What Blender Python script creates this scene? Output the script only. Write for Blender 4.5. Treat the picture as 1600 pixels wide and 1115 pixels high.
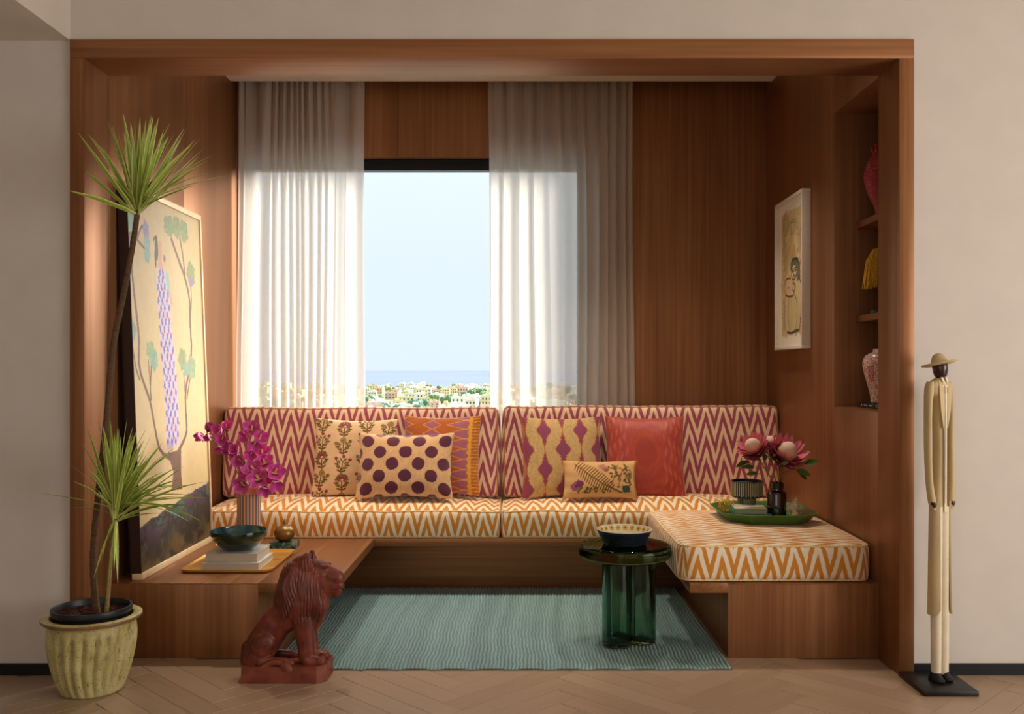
import bpy, bmesh, math, random
import numpy as np
from mathutils import Vector, Matrix, noise as mnoise

# ------------------------------------------------------------------ clear
for o in list(bpy.data.objects):
    bpy.data.objects.remove(o)
scene = bpy.context.scene
COL = scene.collection
PI = math.pi
R = math.radians
rng = random.Random(7)

# ------------------------------------------------------------------ camera
# metres: X right, Y into the alcove (0 = face of the room wall), Z up
S = 384.0          # pixels per metre on the plane y = 0
D = 3.8            # camera distance from that plane
VX, VY = 813.0, 578.0
HC = 1.237
cam_d = bpy.data.cameras.new('camera')
cam = bpy.data.objects.new('camera', cam_d)
COL.objects.link(cam)
cam.location = (0, -D, HC)
cam.rotation_euler = (R(90), 0, 0)
cam_d.sensor_width = 36
cam_d.lens = 36 * S * D / 1600
cam_d.shift_x = (800 - VX) / 1600
cam_d.shift_y = (VY - 557.5) / 1600
cam_d.clip_end = 200000
cam_d.clip_start = 0.05
scene.camera = cam

# ------------------------------------------------------------------ world
w = bpy.data.worlds.new('world')
scene.world = w
w.use_nodes = True
nt = w.node_tree
nt.nodes.clear()
out = nt.nodes.new('ShaderNodeOutputWorld')
bg = nt.nodes.new('ShaderNodeBackground')
tc = nt.nodes.new('ShaderNodeTexCoord')
sx = nt.nodes.new('ShaderNodeSeparateXYZ')
rp = nt.nodes.new('ShaderNodeValToRGB')
nz = nt.nodes.new('ShaderNodeTexNoise'); nz.inputs['Scale'].default_value = 3.0
ad = nt.nodes.new('ShaderNodeMath'); ad.operation = 'MULTIPLY_ADD'
ad.inputs[1].default_value = 0.10
nt.links.new(tc.outputs['Generated'], sx.inputs[0])
nt.links.new(tc.outputs['Generated'], nz.inputs['Vector'])
nt.links.new(nz.outputs['Fac'], ad.inputs[0])
nt.links.new(sx.outputs['Z'], ad.inputs[2])
nt.links.new(ad.outputs[0], rp.inputs[0])
cr = rp.color_ramp
cr.elements[0].position = 0.03; cr.elements[0].color = (0.73, 0.85, 0.96, 1)
cr.elements[1].position = 0.9; cr.elements[1].color = (0.60, 0.80, 1.0, 1)
e = cr.elements.new(0.16); e.color = (0.75, 0.87, 0.98, 1)
e = cr.elements.new(0.27); e.color = (0.81, 0.92, 1.0, 1)
nt.links.new(rp.outputs[0], bg.inputs[0])
bg.inputs[1].default_value = 1.0
nt.links.new(bg.outputs[0], out.inputs[0])

# ------------------------------------------------------------------ sun, assumed side light and rear fill
def lamp(name, kind, loc, rot, energy, color=(1, 1, 1), **kw):
    d = bpy.data.lights.new(name, kind)
    d.energy = energy; d.color = color
    for k, v in kw.items(): setattr(d, k, v)
    o = bpy.data.objects.new(name, d); COL.objects.link(o)
    o.location = loc; o.rotation_euler = rot
    return o
# hazy afternoon sun over the sea, coming in from the right of the window
SUN_DIR = Vector((-.70, -.58, -.42))
so_ = lamp('sun', 'SUN', (30, 60, 60), SUN_DIR.to_track_quat('-Z', 'Y').to_euler(), 15.0, (1.0, 0.95, 0.88), angle=R(45))
# added area light for assumed daylight from the right, no window built; added weak fill behind the camera
lamp('assumed_side_light', 'AREA', (4.1, -2.6, 1.35), (0, R(90), 0), 118, (1.0, 0.96, 0.915), shape='RECTANGLE', size=2.2, size_y=2.8)
lamp('rear_fill_light', 'AREA', (-1.2, -5.5, 1.6), (R(90), 0, R(-12)), 28, (1.0, 0.96, 0.915), shape='RECTANGLE', size=3.0, size_y=1.6)

vs = scene.view_settings
vs.view_transform = 'Standard'; vs.look = 'None'; vs.gamma = 1; vs.exposure = 0.12
vs.use_curve_mapping = False

# ------------------------------------------------------------------ helpers
def P(px, py, y):
    r = 1 + y / D
    return Vector(((px - VX) * r / S, y, HC + (VY - py) * r / S))

def lin(c):
    if isinstance(c, str):
        c = c.lstrip('#'); c = [int(c[i:i + 2], 16) / 255 for i in (0, 2, 4)]
    return tuple(((v / 12.92) if v <= .04045 else ((v + .055) / 1.055) ** 2.4) for v in c)

def tag(o, label=None, cat=None, group=None, kind=None):
    if label: o['label'] = label
    if cat: o['category'] = cat
    if group: o['group'] = group
    if kind: o['kind'] = kind
    return o

def thing(name, loc, label, cat, group=None, rotz=0.0):
    o = bpy.data.objects.new(name, None); COL.objects.link(o)
    o.empty_display_size = .05
    o.location = loc; o.rotation_euler = (0, 0, rotz)
    return tag(o, label, cat, group)

def link_mesh(name, me, mat, parent=None, loc=None):
    o = bpy.data.objects.new(name, me); COL.objects.link(o)
    if mat is not None:
        if len(me.materials) == 0: me.materials.append(mat)
    if parent is not None: o.parent = parent
    if loc is not None: o.location = loc
    return o

def mesh(name, verts, faces, mat, parent=None, loc=None, smooth=True, uv=None, col=None, angle=None):
    me = bpy.data.meshes.new(name)
    me.from_pydata([tuple(v) for v in verts], [], faces)
    if smooth:
        me.polygons.foreach_set('use_smooth', [True] * len(me.polygons))
    if uv is not None:
        l = me.uv_layers.new(name='UVMap')
        idx = np.empty(len(me.loops), dtype=np.int32); me.loops.foreach_get('vertex_index', idx)
        l.data.foreach_set('uv', np.asarray(uv, dtype=np.float32)[idx].ravel())
    if col is not None:
        a = me.color_attributes.new('Col', 'FLOAT_COLOR', 'POINT')
        c = np.ones((len(verts), 4), dtype=np.float32); c[:, :3] = col
        a.data.foreach_set('color', c.ravel())
    me.validate(); me.update()
    if angle is not None: me.set_sharp_from_angle(angle=R(angle))
    return link_mesh(name, me, mat, parent, loc)

class MB:
    """collects boxes, lathes and tubes into one mesh"""
    def __init__(s): s.v = []; s.f = []
    def add(s, v, f):
        n = len(s.v); s.v += [tuple(p) for p in v]; s.f += [tuple(i + n for i in q) for q in f]; return s
    def box(s, x0, x1, y0, y1, z0, z1, b=0.0, M=None):
        bm = bmesh.new(); bmesh.ops.create_cube(bm, size=1)
        for q in bm.verts:
            q.co = Vector(((x0 + x1) / 2 + q.co.x * (x1 - x0), (y0 + y1) / 2 + q.co.y * (y1 - y0), (z0 + z1) / 2 + q.co.z * (z1 - z0)))
        if b > 0:
            bmesh.ops.bevel(bm, geom=list(bm.edges), offset=b, segments=2, affect='EDGES', profile=.5)
        return s.take(bm, M)
    def take(s, bm, M=None):
        bm.verts.index_update()
        v = [(M @ q.co if M else q.co.copy()) for q in bm.verts]
        s.add(v, [[q.index for q in f.verts] for f in bm.faces]); bm.free(); return s
    def lathe(s, prof, n=48, M=None, closed=False, mod=None):
        v = []; f = []
        m = len(prof)
        for i in range(n):
            a = 2 * PI * i / n
            for j, (r, z) in enumerate(prof):
                rr = r * (mod(a, j / (m - 1), z) if mod else 1)
                p = Vector((rr * math.cos(a), rr * math.sin(a), z))
                v.append(M @ p if M else p)
        for i in range(n):
            k = (i + 1) % n
            for j in range(m - 1 if not closed else m):
                j2 = (j + 1) % m
                f.append((i * m + j, k * m + j, k * m + j2, i * m + j2))
        s.add(v, f)
        return s
    def tube(s, pts, rad, n=8, caps=True, flat=None):
        pts = [Vector(p) for p in pts]
        if not hasattr(rad, '__len__'): rad = [rad] * len(pts)
        t0 = (pts[1] - pts[0]).normalized()
        up = Vector((0, 0, 1)) if abs(t0.z) < .9 else Vector((0, 1, 0))
        nx = t0.cross(up).normalized()
        v = []; f = []
        for i, p in enumerate(pts):
            t = (pts[min(i + 1, len(pts) - 1)] - pts[max(i - 1, 0)]).normalized()
            nx = (nx - t * nx.dot(t)).normalized(); ny = t.cross(nx)
            ra = rad[i]; rb = ra if flat is None else ra * flat
            for k in range(n):
                a = 2 * PI * k / n
                v.append(p + nx * (ra * math.cos(a)) + ny * (rb * math.sin(a)))
        for i in range(len(pts) - 1):
            for k in range(n):
                k2 = (k + 1) % n
                f.append((i * n + k, i * n + k2, (i + 1) * n + k2, (i + 1) * n + k))
        if caps:
            f.append(tuple(range(n - 1, -1, -1)))
            f.append(tuple((len(pts) - 1) * n + k for k in range(n)))
        return s.add(v, f)
    def loop_tube(s, pts, rad, n=8):
        pts = [Vector(p) for p in pts]; N = len(pts)
        v = []; f = []
        c = sum(pts, Vector()) / N
        for i, p in enumerate(pts):
            t = (pts[(i + 1) % N] - pts[i - 1]).normalized()
            up = Vector((0, 0, 1)) if abs(t.z) < .8 else Vector((0, 1, 0))
            nx = t.cross(up).normalized(); ny = t.cross(nx)
            for k in range(n):
                a = 2 * PI * k / n
                v.append(p + nx * (rad * math.cos(a)) + ny * (rad * math.sin(a)))
        for i in range(N):
            j = (i + 1) % N
            for k in range(n):
                k2 = (k + 1) % n
                f.append((i * n + k, i * n + k2, j * n + k2, j * n + k))
        return s.add(v, f)
    def ball(s, c, r, M=None, u=20, vv=14):
        bm = bmesh.new(); bmesh.ops.create_uvsphere(bm, u_segments=u, v_segments=vv, radius=1)
        r = r if hasattr(r, '__len__') else (r, r, r)
        for q in bm.verts:
            p = Vector((q.co.x * r[0], q.co.y * r[1], q.co.z * r[2]))
            if M: p = M @ p
            q.co = p + Vector(c)
        return s.take(bm)
    def build(s, name, mat, parent=None, loc=None, smooth=True, angle=35, recalc=True, **kw):
        o = mesh(name, s.v, s.f, mat, parent, loc, smooth, angle=None, **kw)
        if recalc:
            bm = bmesh.new(); bm.from_mesh(o.data)
            bmesh.ops.recalc_face_normals(bm, faces=list(bm.faces)); bm.to_mesh(o.data); bm.free()
        if smooth and angle: o.data.set_sharp_from_angle(angle=R(angle))
        return o

def spline(pts, n):
    """Catmull-Rom through pts (sequences of equal length), n samples"""
    p = np.array([list(q) for q in pts], float)
    p = np.vstack([2 * p[0] - p[1], p, 2 * p[-1] - p[-2]])
    o = []
    m = len(pts) - 1
    for i in range(n):
        t = i / (n - 1) * m; k = min(int(t), m - 1); t -= k
        a, b, c, d = p[k], p[k + 1], p[k + 2], p[k + 3]
        o.append(.5 * (2 * b + (c - a) * t + (2 * a - 5 * b + 4 * c - d) * t * t + (3 * b - a - 3 * c + d) * t ** 3))
    return o

# ------------------------------------------------------------------ materials
MATS = {}
class NT:
    def __init__(s, name):
        s.m = bpy.data.materials.new(name); s.m.use_nodes = True
        s.t = s.m.node_tree; s.t.nodes.clear()
        s.out = s.n('ShaderNodeOutputMaterial')
    def n(s, k, **kw):
        q = s.t.nodes.new(k)
        for a, b in kw.items(): setattr(q, a, b)
        return q
    def l(s, a, b): s.t.links.new(a, b)
    def val(s, sock, v):
        if hasattr(v, 'is_output') or isinstance(v, bpy.types.NodeSocket): s.l(v, sock)
        else: sock.default_value = v
    def math(s, op, a, b=0.0, c=0.0, clamp=False):
        q = s.n('ShaderNodeMath', operation=op); q.use_clamp = clamp
        for i, v in enumerate((a, b, c)):
            s.val(q.inputs[i], v)
        return q.outputs[0]
    def mix(s, f, a, b):
        q = s.n('ShaderNodeMix', data_type='RGBA')
        s.val(q.inputs[0], f)
        for i, v in ((6, a), (7, b)):
            if isinstance(v, (tuple, list)): q.inputs[i].default_value = tuple(v[:3]) + (1,)
            else: s.l(v, q.inputs[i])
        return q.outputs[2]
    def noise(s, vec, scale, detail=3, rough=.55, dist=0.0):
        q = s.n('ShaderNodeTexNoise')
        if vec is not None: s.l(vec, q.inputs['Vector'])
        q.inputs['Scale'].default_value = scale; q.inputs['Detail'].default_value = detail
        q.inputs['Roughness'].default_value = rough; q.inputs['Distortion'].default_value = dist
        return q.outputs['Fac']
    def coord(s, kind='Object'): return s.n('ShaderNodeTexCoord').outputs[kind]
    def scale(s, vec, sc, rot=(0, 0, 0)):
        q = s.n('ShaderNodeMapping'); s.l(vec, q.inputs[0]); q.inputs['Scale'].default_value = sc; q.inputs['Rotation'].default_value = rot
        return q.outputs[0]
    def ramp(s, f, stops):
        q = s.n('ShaderNodeValToRGB'); s.l(f, q.inputs[0]); cr = q.color_ramp
        while len(cr.elements) < len(stops): cr.elements.new(.5)
        for e, (p, c) in zip(cr.elements, stops):
            e.position = p; e.color = tuple(c[:3]) + (1,)
        return q.outputs[0]
    def bump(s, h, strength=.3, dist=.01):
        q = s.n('ShaderNodeBump'); s.l(h, q.inputs['Height']); q.inputs['Strength'].default_value = strength; q.inputs['Distance'].default_value = dist
        return q.outputs[0]
    def bsdf(s, color, rough=.5, spec=.5, metal=0.0, normal=None, trans=0.0, ior=1.45, sheen=0.0, coat=0.0):
        b = s.n('ShaderNodeBsdfPrincipled')
        if isinstance(color, (tuple, list)): b.inputs['Base Color'].default_value = tuple(color[:3]) + (1,)
        else: s.l(color, b.inputs['Base Color'])
        s.val(b.inputs['Roughness'], rough)
        b.inputs['Specular IOR Level'].default_value = spec
        b.inputs['Metallic'].default_value = metal
        b.inputs['Transmission Weight'].default_value = trans
        b.inputs['IOR'].default_value = ior
        b.inputs['Sheen Weight'].default_value = sheen
        b.inputs['Coat Weight'].default_value = coat
        if normal is not None: s.l(normal, b.inputs['Normal'])
        s.l(b.outputs[0], s.out.inputs[0])
        return b

def M_plain(name, c, rough=.5, spec=.5, metal=0.0, var=.12, scale=30, bump=0.0, coat=0.0, sheen=0.0, stretch=(1, 1, 1)):
    if name in MATS: return MATS[name]
    t = NT(name); c = lin(c) if isinstance(c, str) else c
    v = t.scale(t.coord(), stretch)
    f = t.noise(v, scale, 4)
    lo = tuple(x * (1 - var) for x in c); hi = tuple(min(1, x * (1 + var)) for x in c)
    colr = t.ramp(f, [(.3, lo), (.7, hi)])
    t.bsdf(colr, rough, spec, metal, t.bump(f, bump, .004) if bump else None, coat=coat, sheen=sheen)
    MATS[name] = t.m
    return t.m

def M_wood(name, c0, c1, axis=2, rough=.36, spec=.5, fine=60):
    """straight-grained veneer; grain runs along axis"""
    if name in MATS: return MATS[name]
    t = NT(name)
    pos = t.n('ShaderNodeNewGeometry').outputs['Position']
    sc = [fine, fine, fine]; sc[axis] = .9
    sc2 = [7, 7, 7]; sc2[axis] = .25
    f1 = t.noise(t.scale(pos, sc), 1.0, 4, .6)
    f2 = t.noise(t.scale(pos, sc2), 1.0, 3, .55)
    f = t.math('ADD', t.math('MULTIPLY', f1, .55), t.math('MULTIPLY', f2, .45))
    colr = t.ramp(f, [(.30, lin(c0)), (.52, tuple((a + b) / 2 for a, b in zip(lin(c0), lin(c1)))), (.70, lin(c1))])
    b_ = t.bsdf(colr, t.math('MULTIPLY_ADD', f1, .12, rough), .6, .46, t.bump(f1, .05, .002)); b_.inputs['Specular Tint'].default_value = (1, .76, .62, 1)
    MATS[name] = t.m
    return t.m

def M_attr(name, rough=.7, spec=.3, weave=0.0, wscale=700, sheen=0.0, var=.10, nscale=60, bumpd=.001):
    """colour comes from the printed / woven pattern stored on the mesh"""
    if name in MATS: return MATS[name]
    t = NT(name)
    a = t.n('ShaderNodeAttribute', attribute_name='Col').outputs['Color']
    f = t.noise(t.coord(), nscale, 4, .6)
    k = t.math('MULTIPLY_ADD', f, 2 * var, 1 - var)
    q = t.n('ShaderNodeVectorMath', operation='SCALE'); t.l(a, q.inputs[0]); t.l(k, q.inputs['Scale'])
    nrm = None
    if weave:
        g = t.noise(t.coord(), wscale, 1)
        nrm = t.bump(g, weave, bumpd)
    t.bsdf(q.outputs[0], rough, spec, 0, nrm, sheen=sheen)
    MATS[name] = t.m
    return t.m

def M_ikat(name, ca, cb, P_=.103, A=.19, V_=.138, duty=.5, sheen=.15, rough=.55):
    """zigzag ikat cloth in UV metres"""
    t = NT(name)
    uv = t.coord('UV')
    s = t.n('ShaderNodeSeparateXYZ'); t.l(uv, s.inputs[0])
    streak = t.noise(t.scale(uv, (420, 26, 1)), 1, 2)
    slow = t.noise(t.scale(uv, (7, 7, 1)), 1, 2)
    u = t.math('ADD', s.outputs[0], t.math('MULTIPLY_ADD', slow, .02, -.01))
    tri = t.math('PINGPONG', t.math('DIVIDE', u, P_ / 2), 1.0)
    wv = t.math('ADD', s.outputs[1], t.math('MULTIPLY', tri, A))
    wv = t.math('ADD', wv, t.math('MULTIPLY_ADD', streak, .03, -.015))
    fr = t.math('FRACT', t.math('DIVIDE', wv, V_))
    d = t.math('ABSOLUTE', t.math('SUBTRACT', fr, .5))
    m = t.math('MULTIPLY_ADD', t.math('SUBTRACT', d, duty / 2), 22.0, .5, clamp=True)
    thread = t.noise(t.scale(uv, (900, 60, 1)), 1, 2)
    cA = t.mix(thread, tuple(x * .86 for x in lin(ca)), tuple(min(1, x * 1.12) for x in lin(ca)))
    cB = t.mix(thread, tuple(x * .93 for x in lin(cb)), tuple(min(1, x * 1.05) for x in lin(cb)))
    c = t.mix(m, cA, cB)
    t.bsdf(c, rough, .35, 0, t.bump(thread, .12, .001), sheen=sheen)
    MATS[name] = t.m
    return t.m

def M_glass(name, c, rough=0.0, ior=1.45):
    t = NT(name)
    g = t.n('ShaderNodeBsdfGlass'); g.inputs['Color'].default_value = tuple(lin(c)) + (1,)
    g.inputs['Roughness'].default_value = rough; g.inputs['IOR'].default_value = ior
    t.l(g.outputs[0], t.out.inputs[0]); MATS[name] = t.m
    return t.m

W0, W1 = '#75492a', '#a6744c'
wood_v = M_wood('walnut_veneer_vertical', W0, W1, 2)
wood_h = M_wood('walnut_veneer_horizontal', W0, W1, 0)
wood_y = M_wood('walnut_veneer_depth', W0, W1, 1)
plaster = M_plain('warm_white_plaster', '#cec5bb', .85, .2, var=.03, scale=6, bump=.02)
ceilp = M_plain('ceiling_paint', '#d8cdc0', .85, .2, var=.02, scale=5)
black_skirt = M_plain('black_skirting_paint', '#0d0d10', .45, .4)
black_metal = M_plain('black_aluminium', '#101114', .35, .5, .3)
# ================================================================== the setting
XL, XR = -1.766, 1.536          # alcove side walls
OL, OR_ = -1.826, 1.596         # outside of the wood surround
RB = .209                       # depth of the surround
BW = 2.0235                     # back wall
CZ = 2.998                      # alcove ceiling
BT = .322                       # bench top height

def struct(o): o['kind'] = 'structure'; return o

# floor slab and herringbone planks
plank_m = NT('oak_plank_taupe')
_t = plank_m
oi = _t.n('ShaderNodeObjectInfo')
rnd = oi.outputs['Random']
oc = _t.coord('Object')
g1 = _t.noise(_t.scale(oc, (2.5, 45, 45)), 1, 4, .6)
fz = _t.math('ADD', _t.math('MULTIPLY', g1, .55), _t.math('MULTIPLY_ADD', rnd, .22, .14))
pc = _t.ramp(fz, [(.12, lin('#8c745d')), (.5, lin('#a48a71')), (.95, lin('#b59c84'))])
_t.bsdf(pc, _t.math('MULTIPLY_ADD', g1, .15, .24), .45, 0, _t.bump(g1, .05, .002))
plank_m = _t.m
fl = MB().box(-4.6, 4.2, -5.7, 2.3, -.12, -.014).build('floor', M_plain('floor_screed', '#6d5541', .5), smooth=False)
struct(fl)
PLn, PWd = .61, .61 / 6
def plank_mesh():
    m = MB().box(0, PLn - .0016, 0, PWd - .0016, -.014, 0, .0009)
    o = m.build('plank', plank_m, smooth=False)
    me = o.data; bpy.data.objects.remove(o); return me
pm = plank_mesh()
def corners_xy(M):
    return [M @ Vector((a, b, 0)) for a in (0, PLn) for b in (0, PWd)]
c45 = math.cos(PI / 4)
base_xy = Vector((-.215, -.4, 0))
A45 = Matrix.Rotation(PI / 4, 4, 'Z')
cands = []
for m_ in range(-7, 8):
    for n_ in range(-60, 60):
        for kind in (0, 1):
            if kind == 0:
                L = Matrix.Translation((n_ * PWd + m_ * 2 * PLn, n_ * PWd, 0))
            else:
                L = Matrix.Translation((PLn + (n_ + 1) * PWd + m_ * 2 * PLn, (n_ + 1) * PWd - PLn, 0)) @ Matrix.Rotation(PI / 2, 4, 'Z')
            Mx = Matrix.Translation(base_xy) @ A45 @ L
            cs = corners_xy(Mx)
            xs = [p.x for p in cs]; ys = [p.y for p in cs]
            if max(ys) < -.75 or min(ys) > 1.5 or max(xs) < -2.45 or min(xs) > 2.35: continue
            cx, cy = sum(xs) / 4, sum(ys) / 4
            if cy > .16 and (cx < -1.15 or cx > .98): continue      # under the benches
            if cy > .55: continue                                   # under the rug
            cands.append((abs(cy + .2), Mx, min(ys)))
cands.sort(key=lambda q: q[0])
for q in cands[:298]:
    o = bpy.data.objects.new('plank', pm); COL.objects.link(o); o.parent = fl; o.matrix_local = q[1]
rest = MB().box(-4.6, 4.2, -5.7, 2.3, -.0139, -.004).build('subfloor', plank_m, smooth=False); rest.parent = fl; rest['kind'] = 'stuff'

# room shell
wf = MB()
wf.box(-4.6, OL, 0, RB, 0, 3.2).box(OR_, 4.2, 0, RB, 0, 3.2).box(OL, OR_, 0, RB, 2.578, 3.2)
struct(wf.build('wall_front', plaster, smooth=False))
struct(MB().box(-4.7, -4.6, -5.7, 0, 0, 3.2).build('wall_west', plaster, smooth=False))
struct(MB().box(4.2, 4.3, -5.7, 0, 0, 3.2).build('wall_east', plaster, smooth=False))
struct(MB().box(-4.7, 4.3, -5.8, -5.7, 0, 3.2).build('wall_rear', plaster, smooth=False))
struct(MB().box(-4.7, 4.3, -5.8, 2.5, 3.2, 3.35).build('ceiling', ceilp, smooth=False))
struct(MB().box(-4.6, OL - .005, -5.7, 0, 2.578, 3.2).build('ceiling_soffit', ceilp, smooth=False))
struct(MB().box(-4.6, OL - .004, -.014, 0, 0, .045).build('baseboard_left', black_skirt, smooth=False))
struct(MB().box(OR_ + .001, 4.2, -.014, 0, 0, .045).build('baseboard_right', black_skirt, smooth=False))

# wooden surround of the alcove
tr = bpy.data.objects.new('trim_1', None); COL.objects.link(tr); tr['kind'] = 'structure'
tag(tr, 'brown walnut surround framing the alcove opening')
MB().box(OL, OR_, -.016, RB, 2.5, 2.578, .0015).build('header', wood_h, tr)
MB().box(OL, XL, -.016, RB, 0, 2.5, .0015).build('jamb', wood_v, tr)
MB().box(XR, OR_, -.016, RB, 0, 2.5, .0015).build('jamb', wood_v, tr)

# alcove walls of veneer panels
wl = MB().box(XL - .12, XL - .02, RB, BW + .2, 0, 3.2).build('wall_left', wood_v, smooth=False); struct(wl)
for y0, y1 in ((RB + .002, 1.10), (1.102, BW)):
    MB().box(XL - .02, XL, y0, y1, 0, 3.2, .001).build('panel', wood_v, wl)
NB, NT0, NY, NX = 1.058, 2.492, .774, 1.95
wr = MB().box(NX, NX + .1, RB - .1, BW + .2, 0, 3.2).build('wall_right', wood_v, smooth=False); struct(wr)
MB().box(XR, NX, NY, BW, 0, 3.2, .001).build('panel', wood_v, wr)
MB().box(XR, NX, RB + .002, NY - .001, 0, NB, .001).build('panel', wood_v, wr)
MB().box(XR, NX, RB + .002, NY - .001, NT0, 3.2, .001).build('panel', wood_v, wr)
MB().box(OR_, NX, RB + .0005, RB + .03, NB, NT0).build('panel', wood_v, wr)
for py in (353, 498.5):
    z = P(1337, py, NY).z
    MB().box(XR + .107, NX, RB + .03, NY, z - .016, z + .016, .001).build('niche_shelf', wood_y, wr)
MB().box(XR + .001, NX, RB + .03, NY, NB - .012, NB + .0005).build('niche_sill', wood_y, wr)

WX0, WX1, WZ0, WZ1 = -1.758, .43, .74, 2.566
wb = MB()
wb.box(XL - .1, WX0, BW, BW + .2, 0, 3.2).box(WX1, NX + .1, BW, BW + .2, 0, 3.2)
wb.box(WX0, WX1, BW, BW + .2, 0, WZ0).box(WX0, WX1, BW, BW + .2, WZ1, 3.2)
struct(wb.build('wall_back', wood_v, smooth=False))
struct(MB().box(XL, XR, RB, 1.90, CZ, 3.2).build('ceiling_alcove', ceilp, smooth=False))

# added fill lights brightening the seats (above the header, out of the camera's sight)
def add_fill_light(x, y, energy, label):
    t = thing('added_fill_light', (x, y, CZ), label, 'fill light', 'added fill lights in the alcove ceiling')
    MB().lathe([(.075, .0), (.085, -.004), (.095, -.003), (.096, .0)], 40).build('added_trim_ring', black_metal, t)
    d = bpy.data.lights.new('added_fill_light', 'AREA'); d.shape = 'DISK'; d.size = .15; d.energy = energy; d.color = (1, .88, .72); d.spread = R(75)
    l = bpy.data.objects.new('added_fill_light_source', d); COL.objects.link(l); l.parent = t; l.location = (0, 0, -.006)
for x_, n_ in ((-1.1, 'left'), (-.1, 'middle'), (.9, 'right')):
    add_fill_light(x_, 1.12, 5.5, '%s round added fill light in the white alcove ceiling' % n_)

# window
win = bpy.data.objects.new('window_1', None); COL.objects.link(win); win['kind'] = 'structure'
tag(win, 'wide window with slim black frame behind the sheer curtains')
fy0, fy1, fw = BW + .07, BW + .14, .070
f = MB()
f.box(WX0, WX1, fy0, fy1, WZ1 - fw, WZ1, .003).box(WX0, WX1, fy0, fy1, WZ0, WZ0 + fw, .003)
f.box(WX0, WX0 + fw, fy0, fy1, WZ0 + fw, WZ1 - fw, .003).box(WX1 - fw, WX1, fy0, fy1, WZ0 + fw, WZ1 - fw, .003)
f.box(WX0, WX1, fy0 - .012, fy0, WZ1 - .03, WZ1 - .018)
f.build('window_frame', black_metal, win, smooth=False)
gm = NT('window_glass')
tr_ = gm.n('ShaderNodeBsdfTransparent'); gl_ = gm.n('ShaderNodeBsdfGlossy'); gl_.inputs['Roughness'].default_value = 0.0
fr_ = gm.n('ShaderNodeFresnel'); fr_.inputs['IOR'].default_value = 1.04
mx_ = gm.n('ShaderNodeMixShader'); gm.l(fr_.outputs[0], mx_.inputs[0]); gm.l(tr_.outputs[0], mx_.inputs[1]); gm.l(gl_.outputs[0], mx_.inputs[2])
gm.l(mx_.outputs[0], gm.out.inputs[0])
MB().box(WX0 + fw, WX1 - fw, fy0 + .03, fy0 + .038, WZ0 + fw, WZ1 - fw).build('pane', gm.m, win, smooth=False)

# ================================================================== benches
def bench(name, label, mats, top, base):
    x, y = top[0], top[2]
    t = thing(name, (x, y, 0), label, 'bench')
    m = MB()
    if base[0] > top[0] + .01: m.box(0, base[0] - x, 0, top[3] - y, BT - SB, BT, .001)
    if base[1] < top[1] - .01: m.box(base[1] - x, top[1] - x, 0, top[3] - y, BT - SB, BT, .001)
    if base[2] > top[2] + .01: m.box(0, top[1] - x, 0, base[2] - y, BT - SB, BT, .001)
    m.box(base[0] - x, base[1] - x, base[2] - y, base[3] - y, BT - .004, BT, .0005)
    m.build('bench_top', mats[0], t)
    MB().box(base[0] - x, base[1] - x, base[2] - y, base[3] - y, 0, BT - .004, .0005).build('bench_base', mats[1], t)
    return t
SB = .042
LBX = P(434, 912, RB).x
SY = 1.277
bench('built_in_bench', 'brown walnut side bench under the leaning painting with tray on top', (wood_y, wood_v),
      (XL, -.795, RB + .001, SY), (XL, P(403, 950, RB).x, RB + .001, SY))
bench('built_in_bench', 'long brown walnut bench along the window under the two seat cushions', (wood_h, wood_h),
      (XL, XR, SY + .001, BW - .002), (XL, XR, 1.478, BW - .002))
RBX = P(1078, 912, RB).x
bench('built_in_bench', 'brown walnut side bench at right carrying the single bench cushion', (wood_y, wood_v),
      (RBX, XR, RB + .001, SY), (P(1138, 950, RB).x, XR, RB + .001, SY))

# ================================================================== curtains
def M_sheer():
    t = NT('sheer_linen')
    uv = t.coord('UV')
    th = t.noise(t.scale(uv, (900, 14, 1)), 1, 2)
    th2 = t.noise(t.scale(uv, (14, 900, 1)), 1, 2)
    k = t.math('MULTIPLY_ADD', t.math('ADD', th, th2), .35, .0)
    c = t.mix(k, lin('#d9cfc2'), lin('#f3ece2'))
    d = t.n('ShaderNodeBsdfDiffuse'); t.l(c, d.inputs[0])
    tl = t.n('ShaderNodeBsdfTranslucent'); t.l(c, tl.inputs[0])
    tp = t.n('ShaderNodeBsdfTransparent'); tp.inputs[0].default_value = (1, .985, .95, 1)
    m1 = t.n('ShaderNodeMixShader'); m1.inputs[0].default_value = .5
    t.l(d.outputs[0], m1.inputs[1]); t.l(tl.outputs[0], m1.inputs[2])
    m2 = t.n('ShaderNodeMixShader')
    t.l(t.math('MULTIPLY_ADD', k, -.20, .29), m2.inputs[0])
    t.l(m1.outputs[0], m2.inputs[1]); t.l(tp.outputs[0], m2.inputs[2])
    t.l(m2.outputs[0], t.out.inputs[0])
    return t.m
sheer = M_sheer()
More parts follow.
